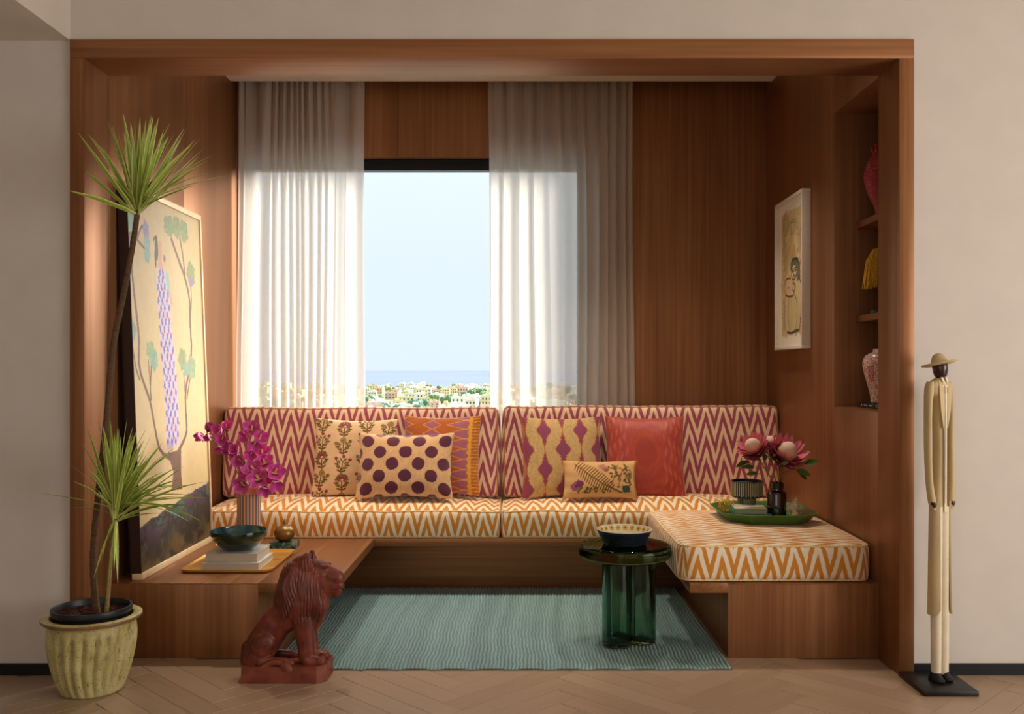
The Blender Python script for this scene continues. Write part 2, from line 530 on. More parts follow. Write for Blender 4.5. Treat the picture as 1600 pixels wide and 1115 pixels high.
def curtain(x0t, x1t, x0b, x1b, folds, seed, label, dens):
    rg = random.Random(seed)
    nu, nv = 560, 36
    z1, z0 = 3.17, BT + .004
    # fold positions: cumulative widths; dens(t) > 1 packs folds
    ts = np.linspace(0, 1, nu)
    d = np.array([dens(t) for t in ts]); ph = np.cumsum(d); ph = ph / ph[-1] * folds
    jit = np.interp(ts, np.linspace(0, 1, 14), [rg.uniform(-.3, .3) for _ in range(14)])
    ph = ph + jit
    amp = np.interp(ts, np.linspace(0, 1, 16), [rg.uniform(.010, .034) for _ in range(16)])
    amp = amp * np.minimum(1, np.minimum(ts, 1 - ts) * 18 + .25)
    wid = d / d.mean()
    V = []; UV = []; F = []
    for j in range(nv):
        v = j / (nv - 1)                    # 0 top
        z = z1 + (z0 - z1) * v
        fine = max(0, 1 - v * 5)
        xa = x0t + (x0b - x0t) * min(1, v * 1.6); xb = x1t + (x1b - x1t) * min(1, v * 1.6)
        for i in range(nu):
            p = 2 * PI * ph[i]
            sh = math.sin(p) + .22 * math.sin(2 * p + 1.1 + v * .8)
            y = amp[i] * sh * (.75 + .35 * v) + .007 * fine * math.sin(p * 3.1)
            x = xa + (xb - xa) * ts[i] + .012 * math.cos(p + .7) * (.6 + .6 * v) + .006 * math.sin(v * 5 + ts[i] * 9)
            V.append((x, y, z)); UV.append((ph[i] * .11, z))
    for j in range(nv - 1):
        for i in range(nu - 1):
            a = j * nu + i; F.append((a, a + 1, a + nu + 1, a + nu))
    o = mesh('curtain', [(a - x0t, b, c) for a, b, c in V], F, sheer, None, (x0t, 1.958, 0), True, uv=UV)
    return tag(o, label, 'curtain')
YC = 1.958
def cx(px): return P(px, 300, YC).x
curtain(cx(371), cx(568), cx(367), cx(568), 11, 3, 'cream sheer linen curtain at the left side of the window beside the painting',
        lambda t: .45 if t < .26 else (2.4 if t < .72 else .8))
curtain(cx(760), cx(989), cx(763), cx(992), 12, 11, 'cream sheer linen curtain at the right of the window next to bare walnut wall',
        lambda t: 1.0 if t < .3 else (1.1 if t < .62 else 1.6))
# ================================================================== upholstery
ikat_o = M_ikat('orange_zigzag_ikat', '#cf8626', '#efe0c6')
ikat_m = M_ikat('maroon_zigzag_ikat', '#a2475c', '#ecc9a2', sheen=.1)
pipe_o = M_plain('orange_cream_piping', '#e3c896', .6, .3, scale=120, var=.35)
pipe_m = M_plain('maroon_piping', '#b9805f', .6, .3, scale=120, var=.35)

def box_cushion(name, loc, size, rad, crown, mat, pipemat, uvmode, label, cat, puff=.0, seed=0, tilt=0.0, toppipe='z', rc=.03):
    """box cushion, origin at the centre of its base"""
    hx, hy, hz = size[0] / 2, size[1] / 2, size[2] / 2
    axis_round = 2 if toppipe == 'z' else 1
    nx, ny, nz = max(8, int(size[0] / .02)), max(6, int(size[1] / .02)), max(6, int(size[2] / .02))
    bm = bmesh.new(); uvl = bm.loops.layers.uv.new('UVMap')
    def face_grid(ax_u, ax_v, ax_w, sgn, nu, nv):
        h = (hx, hy, hz); g = []
        for j in range(nv + 1):
            row = []
            for i in range(nu + 1):
                p = [0, 0, 0]
                p[ax_u] = h[ax_u] * (2 * i / nu - 1); p[ax_v] = h[ax_v] * (2 * j / nv - 1); p[ax_w] = sgn * h[ax_w]
                row.append((bm.verts.new(p), tuple(p)))
            g.append(row)
        for j in range(nv):
            for i in range(nu):
                q = [g[j][i], g[j][i + 1], g[j + 1][i + 1], g[j + 1][i]]
                flip = (sgn < 0) ^ ((ax_u, ax_v) in ((0, 2),))
                if flip: q = q[::-1]
                f = bm.faces.new([a[0] for a in q])
                for lp, a in zip(f.loops, q):
                    lp[uvl].uv = uvmode(a[1], ax_w, sgn)
                f.smooth = True
    face_grid(0, 1, 2, 1, nx, ny); face_grid(0, 1, 2, -1, nx, ny)
    face_grid(0, 2, 1, 1, nx, nz); face_grid(0, 2, 1, -1, nx, nz)
    face_grid(1, 2, 0, 1, ny, nz); face_grid(1, 2, 0, -1, ny, nz)
    def shape(p):
        sg = [1 if q >= 0 else -1 for q in p]
        ax, ay, az = abs(p[0]), abs(p[1]), abs(p[2])
        bx_, by_, bz_ = hx - ax, hy - ay, hz - az
        if axis_round == 2:
            b = min(bx_, by_)
            if b < rad and bz_ < rad:
                a_, c_ = rad - b, rad - bz_; L = math.hypot(a_, c_)
                if L > 0:
                    a2, c2 = a_ / L * rad, c_ / L * rad
                    bx_, by_ = max(bx_, rad - a2), max(by_, rad - a2); bz_ = rad - c2
            x, y, z = hx - bx_, hy - by_, hz - bz_
            dx, dy = max(0, x - (hx - rc)), max(0, y - (hy - rc))
            if dx > 0 and dy > 0:
                m = max(dx, dy); L = math.hypot(dx, dy); x, y = hx - rc + dx / L * m, hy - rc + dy / L * m
        else:
            b = min(bx_, bz_)
            if b < rad and by_ < rad:
                a_, c_ = rad - b, rad - by_; L = math.hypot(a_, c_)
                if L > 0:
                    a2, c2 = a_ / L * rad, c_ / L * rad
                    bx_, bz_ = max(bx_, rad - a2), max(bz_, rad - a2); by_ = rad - c2
            x, y, z = hx - bx_, hy - by_, hz - bz_
            dx, dy = max(0, x - (hx - rc)), max(0, z - (hz - rc))
            if dx > 0 and dy > 0:
                m = max(dx, dy); L = math.hypot(dx, dy); x, z = hx - rc + dx / L * m, hz - rc + dy / L * m
        r = Vector((x * sg[0], y * sg[1], z * sg[2]))
        cx_ = max(0, 1 - abs(p[0] / hx) ** 2.6); cy_ = max(0, 1 - abs(p[1] / hy) ** 2.6); cz_ = max(0, 1 - abs(p[2] / hz) ** 2.2)
        r.z += crown * cx_ * cy_ * (p[2] / hz if p[2] > 0 else 0)
        r.y += puff * cx_ * cz_ * (p[1] / hy)
        r.x += puff * .5 * cy_ * cz_ * (p[0] / hx)
        n = mnoise.noise(Vector((r.x * 5 + seed, r.y * 5, r.z * 5)))
        r += Vector((0, .004 * n * sg[1] * (ay >= hy - 1e-6), .004 * n * sg[2] * (p[2] >= hz - 1e-6)))
        r.z += .007 * mnoise.noise(Vector((r.x * 3 + seed * 3.1, 2.0, 0))) * (1 if p[2] > 0 else 0)
        return r
    for v in bm.verts: v.co = shape(tuple(v.co))
    bmesh.ops.remove_doubles(bm, verts=list(bm.verts), dist=.0004)
    bmesh.ops.recalc_face_normals(bm, faces=list(bm.faces))
    for v in bm.verts: v.co.z += hz
    me = bpy.data.meshes.new('cushion_cover'); bm.to_mesh(me); bm.free()
    t = thing(name, loc, label, cat)
    t.rotation_euler = (tilt, 0, 0)
    link_mesh('cushion_cover', me, mat, t)
    # piping loops
    def loop(axis, sgn):
        pts = []
        k = .72
        if axis == 2: a_, b_, A, B = 0, 1, hx, hy
        else: a_, b_, A, B = 0, 2, hx, hz
        n = 60
        per = []
        rr = .004
        for i in range(n + 1): per.append((-A + rr + (2 * A - 2 * rr) * i / n, -B))
        for i in range(1, 6): a = -PI / 2 + PI / 2 * i / 6; per.append((A - rr + rr * math.cos(a), -B + rr + rr * math.sin(a)))
        for i in range(n + 1): per.append((A, -B + rr + (2 * B - 2 * rr) * i / n))
        for i in range(1, 6): a = PI / 2 * i / 6; per.append((A - rr + rr * math.cos(a), B - rr + rr * math.sin(a)))
        for i in range(n + 1): per.append((A - rr - (2 * A - 2 * rr) * i / n, B))
        for i in range(1, 6): a = PI / 2 + PI / 2 * i / 6; per.append((-A + rr + rr * math.cos(a), B - rr + rr * math.sin(a)))
        for i in range(n + 1): per.append((-A, B - rr - (2 * B - 2 * rr) * i / n))
        for i in range(1, 6): a = PI + PI / 2 * i / 6; per.append((-A + rr + rr * math.cos(a), -B + rr + rr * math.sin(a)))
        for (a, b) in per:
            p = [0, 0, 0]; p[a_] = a; p[b_] = b; p[axis] = sgn * ((hz if axis == 2 else hy))
            q = shape(tuple(p)); q.z += hz
            pts.append(q)
        return MB().loop_tube(pts, .0042, 6).build('piping', pipemat, t)
    if toppipe == 'z': loop(2, 1); loop(2, -1)
    else: loop(1, -1); loop(1, 1)
    return t

def uv_seat(ox):
    def f(p, ax, s):
        if ax == 2: return (p[0] + ox, p[1] * 1.0 + .6)
        if ax == 1: return (p[0] + ox, p[2] * 1.0 + .055)
        return (p[1], p[2])
    return f
def uv_bench(p, ax, s):
    if ax == 2: return (p[1] + .02, -p[0] * 1.0)
    if ax == 1: return (p[0] + .03, p[2] + .055)
    return (p[1], p[2])
def uv_back(ox):
    def f(p, ax, s):
        if ax == 1: return (p[0] + ox, p[2])
        if ax == 2: return (p[0] + ox, p[1] + .3)
        return (p[1], p[2])
    return f
mid = P(782, 800, SY).x
sd = 1.87 - (SY + .006)
cy_ = SY + .006 + sd / 2
box_cushion('seat_cushion', ((XL + .03 + mid) / 2, cy_, BT), (mid - XL - .036, sd, .152), .022, .045, ikat_o, pipe_o, uv_seat(0),
            'orange and cream zigzag seat cushion on the left half of the window bench', 'cushion', puff=.008, seed=1)
box_cushion('seat_cushion', ((XR - .006 + mid) / 2, cy_, BT), (XR - mid - .012, sd, .152), .022, .045, ikat_o, pipe_o, uv_seat(.02),
            'orange and cream zigzag seat cushion on the right half of the window bench', 'cushion', puff=.008, seed=2)
bx0, bx1, by0, by1 = P(1061, 880, RB + .02).x, XR - .008, RB + .022, SY - .024
box_cushion('bench_cushion', ((bx0 + bx1) / 2, (by0 + by1) / 2, BT), (bx1 - bx0, by1 - by0, .160), .024, .026, ikat_o, pipe_o, uv_bench,
            'orange and cream zigzag cushion on the side bench under the green tray', 'cushion', puff=.012, seed=3, rc=.075)
ZB = BT + .158
lx0, lx1 = P(346, 700, 1.70).x, P(779.5, 700, 1.70).x
box_cushion('back_cushion', ((lx0 + lx1) / 2, 1.765, ZB), (lx1 - lx0, .15, .535), .035, .0, ikat_m, pipe_m, uv_back(0),
            'maroon and cream zigzag back cushion behind the polka dot pillow', 'cushion', puff=.022, seed=4, toppipe='y', tilt=R(-5), rc=.035)
rx0, rx1 = P(785.5, 700, 1.70).x, XR - .004
box_cushion('back_cushion', ((rx0 + rx1) / 2, 1.765, ZB), (rx1 - rx0, .15, .545), .035, .0, ikat_m, pipe_m, uv_back(.03),
            'maroon and cream zigzag back cushion behind the red pillow', 'cushion', puff=.022, seed=5, toppipe='y', tilt=R(-5), rc=.035)

# ------------------------------------------------------------------ pattern drawing on points
class Canvas:
    """colours for a set of points (u, v)"""
    def __init__(s, U, V, base):
        s.U = np.asarray(U, float); s.V = np.asarray(V, float)
        s.c = np.tile(np.array(lin(base) if isinstance(base, str) else base, float), (len(s.U), 1))
    def fill(s, m, c, a=1.0):
        c = np.array(lin(c) if isinstance(c, str) else c)
        m = np.clip(np.asarray(m, float) * a, 0, 1)[:, None]
        s.c = s.c * (1 - m) + c * m
    def ell(s, cx, cy, rx, ry, c, rot=0.0, wob=0.0, seed=0, a=1.0, k=4):
        du, dv = s.U - cx, s.V - cy
        cr_, sr_ = math.cos(rot), math.sin(rot)
        x = (du * cr_ + dv * sr_) / rx; y = (-du * sr_ + dv * cr_) / ry
        q = np.sqrt(x * x + y * y)
        if wob:
            an = np.arctan2(y, x)
            q = q * (1 + wob * np.sin(k * an + seed) + wob * .6 * np.sin((2 * k + 1) * an + seed * 2.3))
        s.fill(q < 1, c, a)
    def dist(s, pts):
        d = np.full(len(s.U), 1e9)
        for (x0, y0), (x1, y1) in zip(pts[:-1], pts[1:]):
            dx, dy = x1 - x0, y1 - y0; L = dx * dx + dy * dy + 1e-12
            t = np.clip(((s.U - x0) * dx + (s.V - y0) * dy) / L, 0, 1)
            d = np.minimum(d, np.hypot(s.U - x0 - t * dx, s.V - y0 - t * dy))
        return d
    def line(s, pts, w, c, a=1.0): s.fill(s.dist(pts) < w, c, a)
    def poly(s, pts, c, a=1.0):
        ins = np.zeros(len(s.U), bool)
        n = len(pts)
        for i in range(n):
            x0, y0 = pts[i]; x1, y1 = pts[(i + 1) % n]
            cond = ((y0 > s.V) != (y1 > s.V))
            with np.errstate(divide='ignore', invalid='ignore'):
                xi = (x1 - x0) * (s.V - y0) / (y1 - y0 + 1e-15) + x0
            ins ^= cond & (s.U < xi)
        s.fill(ins, c, a)
    def noise(s, fu, fv, seed=0):
        """smooth value noise, three octaves, about -1..1"""
        tab = np.random.RandomState(100 + seed).uniform(-1, 1, (64, 64))
        o = np.zeros(len(s.U)); amp = 1.0
        x, y = s.U * fu * .45 + 17.3, s.V * fv * .45 + 9.1
        for k in range(3):
            xi, yi = np.floor(x).astype(int), np.floor(y).astype(int); fx, fy = x - xi, y - yi
            fx = fx * fx * (3 - 2 * fx); fy = fy * fy * (3 - 2 * fy)
            g = lambda a, b: tab[a % 64, b % 64]
            o += amp * ((g(xi, yi) * (1 - fx) + g(xi + 1, yi) * fx) * (1 - fy) + (g(xi, yi + 1) * (1 - fx) + g(xi + 1, yi + 1) * fx) * fy)
            x, y, amp = x * 2.1, y * 2.1, amp * .55
        return o
    def shade(s, f): s.c = np.clip(s.c * np.asarray(f)[:, None], 0, 1)

def pillow(loc, w, h, t, tilt, rotz, draw, label, mat, nu=150, nv=130, pinch=.05, seed=0, roll=0.0, wrink=.006, zoff=0.0):
    us = np.linspace(-1, 1, nu); vs_ = np.linspace(-1, 1, nv)
    U, V = np.meshgrid(us, vs_)
    Uf, Vf = U.ravel(), V.ravel()
    X = w / 2 * Uf * (1 - pinch * (1 - Vf ** 2) * (abs(Uf)))
    Z = h / 2 * Vf * (1 - pinch * 1.3 * (1 - Uf ** 2) * (abs(Vf)))
    T = t / 2 * ((1 - np.abs(Uf) ** 2.4) * (1 - np.abs(Vf) ** 2.4)) ** .55
    rg = random.Random(seed)
    W = np.zeros_like(Uf)
    for k in range(7):
        a = rg.uniform(0, PI); fq = rg.uniform(5, 14); ph = rg.uniform(0, 6)
        W += np.sin((Uf * math.cos(a) + Vf * math.sin(a)) * fq + ph) * rg.uniform(.3, 1) / 7 * 2
    edge = np.clip(1 - T / (t / 2), 0, 1)
    W *= wrink * (.25 + edge)
    cv = Canvas(Uf * w / 2, Vf * h / 2, (.5, .5, .5)); draw(cv, w, h)
    n = nu * nv
    Vt = np.vstack([np.stack([X, -T - W * (T > 1e-6), Z], 1), np.stack([X, T, Z], 1)])
    F = []
    for j in range(nv - 1):
        for i in range(nu - 1):
            a = j * nu + i
            F.append((a, a + 1, a + nu + 1, a + nu))
    back = 10
    # coarse back panel shares the rim
    iu = sorted(set(list(range(0, nu, back)) + [nu - 1])); jv = sorted(set(list(range(0, nv, back)) + [nv - 1]))
    F += [(n + a, n + a + nu, n + a + nu + 1, n + a + 1) for j in range(nv - 1) for a in range(j * nu, j * nu + nu - 1)]
    o = mesh('throw_pillow', Vt, F, mat, None, None, True, col=np.vstack([cv.c, cv.c]))
    bm = bmesh.new(); bm.from_mesh(o.data); bmesh.ops.remove_doubles(bm, verts=list(bm.verts), dist=.0002); bm.to_mesh(o.data); bm.free()
    o.rotation_euler = (tilt, roll, rotz)
    o.location = Vector(loc)
    return tag(o, label, 'pillow', 'throw pillows on the window bench')

cloth = M_attr('printed_cotton', .8, .2, .25, 500, .2)
silk = M_attr('red_ikat_silk', .5, .4, .15, 600, .3)
velvet = M_attr('ikat_velvet', .75, .2, .3, 400, .5)
def px_c(x0, x1, y0, y1, y):          # centre, width and height of a thing seen in this pixel box at depth y
    a, b = P(x0, y1, y), P(x1, y0, y)
    return ((a.x + b.x) / 2, y, (a.z + b.z) / 2), b.x - a.x, b.z - a.z

GOLD, OLV, RSP, MRN, CRM = '#674a1e', '#78622e', '#9a4a4c', '#7a2a3c', '#dfb88c'
def sprig(cv, x, y, s, kind, rot=0.0):
    def T(a, b):
        c_, s_ = math.cos(rot), math.sin(rot)
        return (x + (a * c_ - b * s_) * s, y + (a * s_ + b * c_) * s)
    def E(a, b, rx, ry, c, r=0.0): 
        p = T(a, b); cv.ell(p[0], p[1], rx * s, ry * s, c, r + rot)
    cv.line([T(0, -.5), T(.02, .2)], .03 * s, GOLD)
    for sg in (-1, 1):
        cv.line([T(0, -.3), T(.22 * sg, .02), T(.34 * sg, .18)], .025 * s, GOLD)
        E(.20 * sg, -.16, .13, .055, OLV, sg * .5); E(.30 * sg, -.02, .12, .05, GOLD, sg * .2)
        E(.18 * sg, .12, .11, .05, OLV, sg * .9); E(.13 * sg, -.34, .12, .05, GOLD, sg * .4)
    if kind == 0:
        E(.03, .3, .17, .16, '#8d7040'); E(.03, .3, .10, .10, '#b08a52'); E(.03, .3, .05, .05, OLV)
        E(-.36, .18, .10, .10, '#8d7040'); E(.38, .20, .10, .10, OLV)
    elif kind == 1:
        for k in range(9):
            a = PI * k / 8
            E(.03 + .26 * math.cos(a), .18 + .24 * math.sin(a), .085, .05, OLV if k % 2 else GOLD, a)
        E(.03, .2, .24, .13, RSP); E(.03, .24, .13, .08, MRN); E(.03, .16, .08, .05, CRM)
    else:
        for a, b in ((-.36, .28), (.36, .30), (.02, .42)):
            E(a, b, .10, .085, RSP if a else OLV); E(a, b - .02, .05, .04, MRN)
        E(-.1, .25, .1, .045, OLV, 2.2); E(.12, .26, .1, .045, GOLD, .9)
def d_floral(cv, w, h):
    cv.fill(np.ones(len(cv.U)), CRM)
    cols = (-.40, -.13, .14, .41)
    for i, cx0 in enumerate(cols):
        for j in range(5):
            yy = h * (.42 - .235 * j - (.06 if i % 2 else 0))
            sprig(cv, w * cx0, yy, .112, (i + j * 2) % 3, .12 * ((i + j) % 3 - 1))
    cv.shade(1 + .05 * cv.noise(60, 90))
def d_polka(cv, w, h):
    cv.fill(np.ones(len(cv.U)), '#d6a876')
    cv.shade(1 + .09 * cv.noise(260, 120, 2) * (cv.V < h * .2))
    r = .0365
    for j in range(-3, 4):
        for i in range(-3, 4):
            x = (i + (.5 if j % 2 else 0)) * .149 - .066; y = j * .0695 - .004
            cv.ell(x, y, r * 1.02, r, '#571f35', 0, .02, i * 3 + j)
    rg = random.Random(3)
def d_orange(cv, w, h):
    cv.fill(np.ones(len(cv.U)), '#b05a1c')
    for j in range(-4, 5):
        y = j * .060
        for k, x in enumerate((-.235, -.055, .095)):
            wd = .060 if k != 1 else .05
            m = (np.abs(cv.U - x) / wd + np.abs(cv.V - y) / .028)
            if k == 2:
                m = np.where(cv.U > x + .03, np.where(cv.U < x + .065, np.abs(cv.V - y) / .026, 9), (np.abs(cv.V - y) / .026 - (cv.U - x - .03) / .09))
            cv.fill(m < 1.16, '#d8963c'); cv.fill(m < 1.0, '#a35a6a')
    cv.fill(np.abs(cv.U - w * .38) < .012 + .004 * np.sin(cv.V * 160), '#d99a34')
    cv.fill((cv.U > w * .405), '#b4601c')
    for j in range(-12, 13): cv.line([(w * .38, j * .0193), (w * .5, j * .0193 + .004)], .0022, '#d99a34')
    cv.shade(1 + .10 * cv.noise(120, 300, 1))
def d_medal(cv, w, h):
    cv.fill(np.ones(len(cv.U)), '#c7a36c')
    cv.shade(1 + .13 * cv.noise(330, 210, 4))
    def prof(tv):      # half width of a medallion along its height
        return np.interp(tv, [-1, -.85, -.80, -.70, -.62, -.54, -.46, -.36, -.22, 0, .15, .30, .40, .48, .56, .66, .76, .86, 1],
                         [.001, .004, .009, .011, .006, .012, .014, .017, .031, .041, .036, .023, .014, .017, .009, .013, .006, .005, .001])
    for i in range(-2, 3):
        x = i * .108 + .000
        cv.fill(np.abs(cv.U - x) < .0022, '#b0581e')
        for k in range(-2, 3):
            y = k * .232 + (.116 if i % 2 else 0) + .035
            tv = (cv.V - y) / .094
            sgn = -1 if i % 2 == 0 else 1
            pr = np.where(np.abs(tv) < 1, prof(np.clip(tv * sgn, -1, 1)), 0) 
            pr = pr + .0015 * np.sin(cv.V * 500)
            d = np.abs(cv.U - x)
            ok = np.abs(tv) < 1.03
            cv.fill(ok & (d < pr + .0045), '#bb6420'); cv.fill((np.abs(tv) < .97) & (d < pr), '#8e4560')
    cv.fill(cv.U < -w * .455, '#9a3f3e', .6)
def d_red(cv, w, h):
    cv.fill(np.ones(len(cv.U)), '#a83a2a')
    j = .008 * np.sin(cv.U * 420) + .006 * np.sin(cv.U * 910 + 1)
    for sc, c in ((1.9, '#b84e3e'), (1.62, '#a3332a'), (1.3, '#b4473a'), (1.12, '#a3342b'), (1.0, '#b8491f'), (.72, '#96302a'), (.42, '#a53c30')):
        q = np.hypot(cv.U / (.085 * sc), (cv.V - .02 + j) / (.125 * sc))
        cv.fill(q + .10 * cv.noise(60, 30, 3) < 1, c, .6)
    for s_ in (-1, 1):
        for k in range(4):
            xx = s_ * (.115 + .03 * k)
            m = np.abs(cv.U - xx - .008 * np.sin(cv.V * 40 + k)) < .004 + .004 * np.sin(cv.V * 75 + k * 2)
            cv.fill(m, '#c0604e', .7)
    cv.shade(1 + .07 * cv.noise(500, 60, 2))
def d_lumbar(cv, w, h):
    cv.fill(np.ones(len(cv.U)), '#d2a26a')
    # fern
    A, B = np.array([-.145, .085]), np.array([.115, -.085])
    spine = [tuple(A + (B - A) * k / 10 + np.array([0, .018 * math.sin(PI * k / 10)]) * -1) for k in range(11)]
    cv.line(spine, .003, '#6a4a1e')
    for k in range(17):
        t = .04 + k * .047
        p = A + (B - A) * t; ln = .042 * math.sin(PI * min(1, .18 + t * .85)) + .006
        p[1] -= .018 * math.sin(PI * t)
        cv.line([tuple(p), (p[0] + ln * .75, p[1] + ln * .75)], .0029, '#6a4a1e')
        cv.line([tuple(p), (p[0] - ln * .35, p[1] - ln * .9)], .0029, '#6a4a1e')
    cv.ell(-.135, -.045, .038, .026, '#96506a', .5, .08, 1); cv.ell(-.115, -.035, .022, .018, '#7c2f50')
    cv.ell(-.137, -.048, .008, .008, '#1f4f46')
    cv.ell(.148, -.062, .024, .020, '#1b4a44', .2, .08, 2); cv.ell(.148, -.062, .028, .024, '#5d4a20', .2, .2, 2, .35)
    cv.ell(.02, .06, .03, .017, '#b4766a', -.6, .15, 3); cv.ell(.035, .045, .014, .012, '#9a5a52')
    rg = random.Random(5)
    for q in ([(.02, -.02), (.05, -.05), (.13, -.085)], [(.07, -.03), (.085, .03), (.10, .075)], [(.10, -.06), (.115, 0), (.13, .05), (.165, .07)], [(-.05, -.06), (-.02, -.09)], [(-.1, -.085), (-.05, -.06)]):
        cv.line(q, .002, '#6a4a1e')
    for k in range(44):
        t = k / 29
        x = .05 + .13 * rg.random(); y = -.06 + .14 * rg.random()
        if (x - .148) ** 2 + (y + .062) ** 2 < .0012: continue
        cv.ell(x, y, .0115, .0052, rg.choice(['#6a5a22', '#5d4a20', '#8a4040']), rg.uniform(0, 3))
    for k in range(14):
        x = -.13 + .16 * rg.random(); y = -.09 + .03 * rg.random()
        cv.ell(x, y, .011, .0048, '#6a5a22', rg.uniform(0, 3))
    for k in range(16):
        a = k / 16 * 2 * PI
        cv.ell(.165 + .018 * math.cos(a), .02 + .028 * math.sin(a), .006, .003, '#6a5a22', a)
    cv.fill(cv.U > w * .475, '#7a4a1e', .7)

c, ww, hh = px_c(489, 618, 655, 775, 1.585)
pillow((c[0], 1.60, c[2]), ww, hh * 1.04, .13, R(-14), R(2), d_floral, 'cream square pillow with olive and rose embroidered flower sprigs', cloth, seed=1, roll=R(1))
c, ww, hh = px_c(629, 751, 651, 771, 1.60)
pillow((c[0], 1.605, c[2]), ww, hh * 1.05, .13, R(-13), R(-3), d_orange, 'burnt orange square pillow with purple lozenge ikat rows', velvet, seed=2)
c, ww, hh = px_c(556, 709, 676, 779, 1.44)
pillow((c[0], 1.455, c[2]), ww, hh * 1.03, .15, R(-18), R(0), d_polka, 'tan lumbar pillow with large dark purple polka dots', velvet, nu=190, seed=3, pinch=.07)
c, ww, hh = px_c(814, 942, 652, 776, 1.585)
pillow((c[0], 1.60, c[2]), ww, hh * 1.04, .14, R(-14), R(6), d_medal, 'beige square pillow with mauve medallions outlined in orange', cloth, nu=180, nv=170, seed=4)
c, ww, hh = px_c(946, 1070, 651, 776, 1.60)
pillow((c[0], 1.605, c[2]), ww, hh * 1.04, .14, R(-14), R(-3), d_red, 'rust red square silk pillow with blurred ikat oval', silk, seed=5)
c, ww, hh = px_c(879, 996, 719, 779, 1.43)
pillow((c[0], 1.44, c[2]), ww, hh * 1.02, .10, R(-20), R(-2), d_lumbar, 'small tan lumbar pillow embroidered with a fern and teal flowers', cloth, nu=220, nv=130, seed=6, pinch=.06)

# ------------------------------------------------------------------ rug
def rug():
    x0, x1, y0, y1 = -1.03, .875, .05, 1.47
    pitch = .0160; nr = int((x1 - x0) / pitch); sub = 8; nu = nr * sub + 1; nv = 150
    X = np.linspace(x0, x1, nu); Y = np.linspace(y0, y1, nv)
    XX, YY = np.meshgrid(X, Y)
    wav = .0020 * np.sin(YY * 31 + XX * 17) + .0012 * np.sin(YY * 71 - XX * 43) + .004 * np.sin(YY * 9 + XX * 5)
    ph = (XX - x0) / pitch * 2 * PI
    knot = .35 * np.sin(YY * 420 + np.floor((XX - x0) / pitch) * 2.1)
    Z = .0065 + .0062 * np.abs(np.sin(ph / 2)) * (1 + knot)
    edge = np.minimum.reduce([(XX - x0), (x1 - XX), (YY - y0), (y1 - YY)])
    Z = np.where(edge < .004, .004, Z)
    XX2 = XX + wav * np.clip(edge * 30, .25, 1); YY2 = YY + .003 * np.sin(XX * 40) * (edge < .01)
    rg = np.random.RandomState(1)
    tone = np.interp(XX.ravel() + .03 * np.sin(YY.ravel() * 3), np.linspace(x0, x1, 60), rg.uniform(.78, 1.12, 60))
    base = np.array(lin('#7d9c98')) * tone[:, None]
    blue = np.clip(np.sin(XX.ravel() * 2.2 + 1.9 + YY.ravel()), 0, 1)[:, None]
    base = base * (1 - .35 * blue) + np.array(lin('#86a6b6')) * .35 * blue
    base *= (1 + .28 * (rg.rand(nu * nv, 1) - .5))
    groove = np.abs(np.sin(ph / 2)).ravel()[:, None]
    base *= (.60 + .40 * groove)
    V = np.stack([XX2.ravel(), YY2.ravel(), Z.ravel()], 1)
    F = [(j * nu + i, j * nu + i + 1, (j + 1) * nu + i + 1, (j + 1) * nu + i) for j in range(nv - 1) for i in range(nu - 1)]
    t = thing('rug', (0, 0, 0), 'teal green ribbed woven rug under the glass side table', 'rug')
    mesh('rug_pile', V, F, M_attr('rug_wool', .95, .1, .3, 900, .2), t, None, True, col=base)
    MB().box(x0, x1, y0, y1, .0005, .006, .001).build('backing', M_plain('rug_backing', '#5b5a4c', .9, .1), t)
rug()
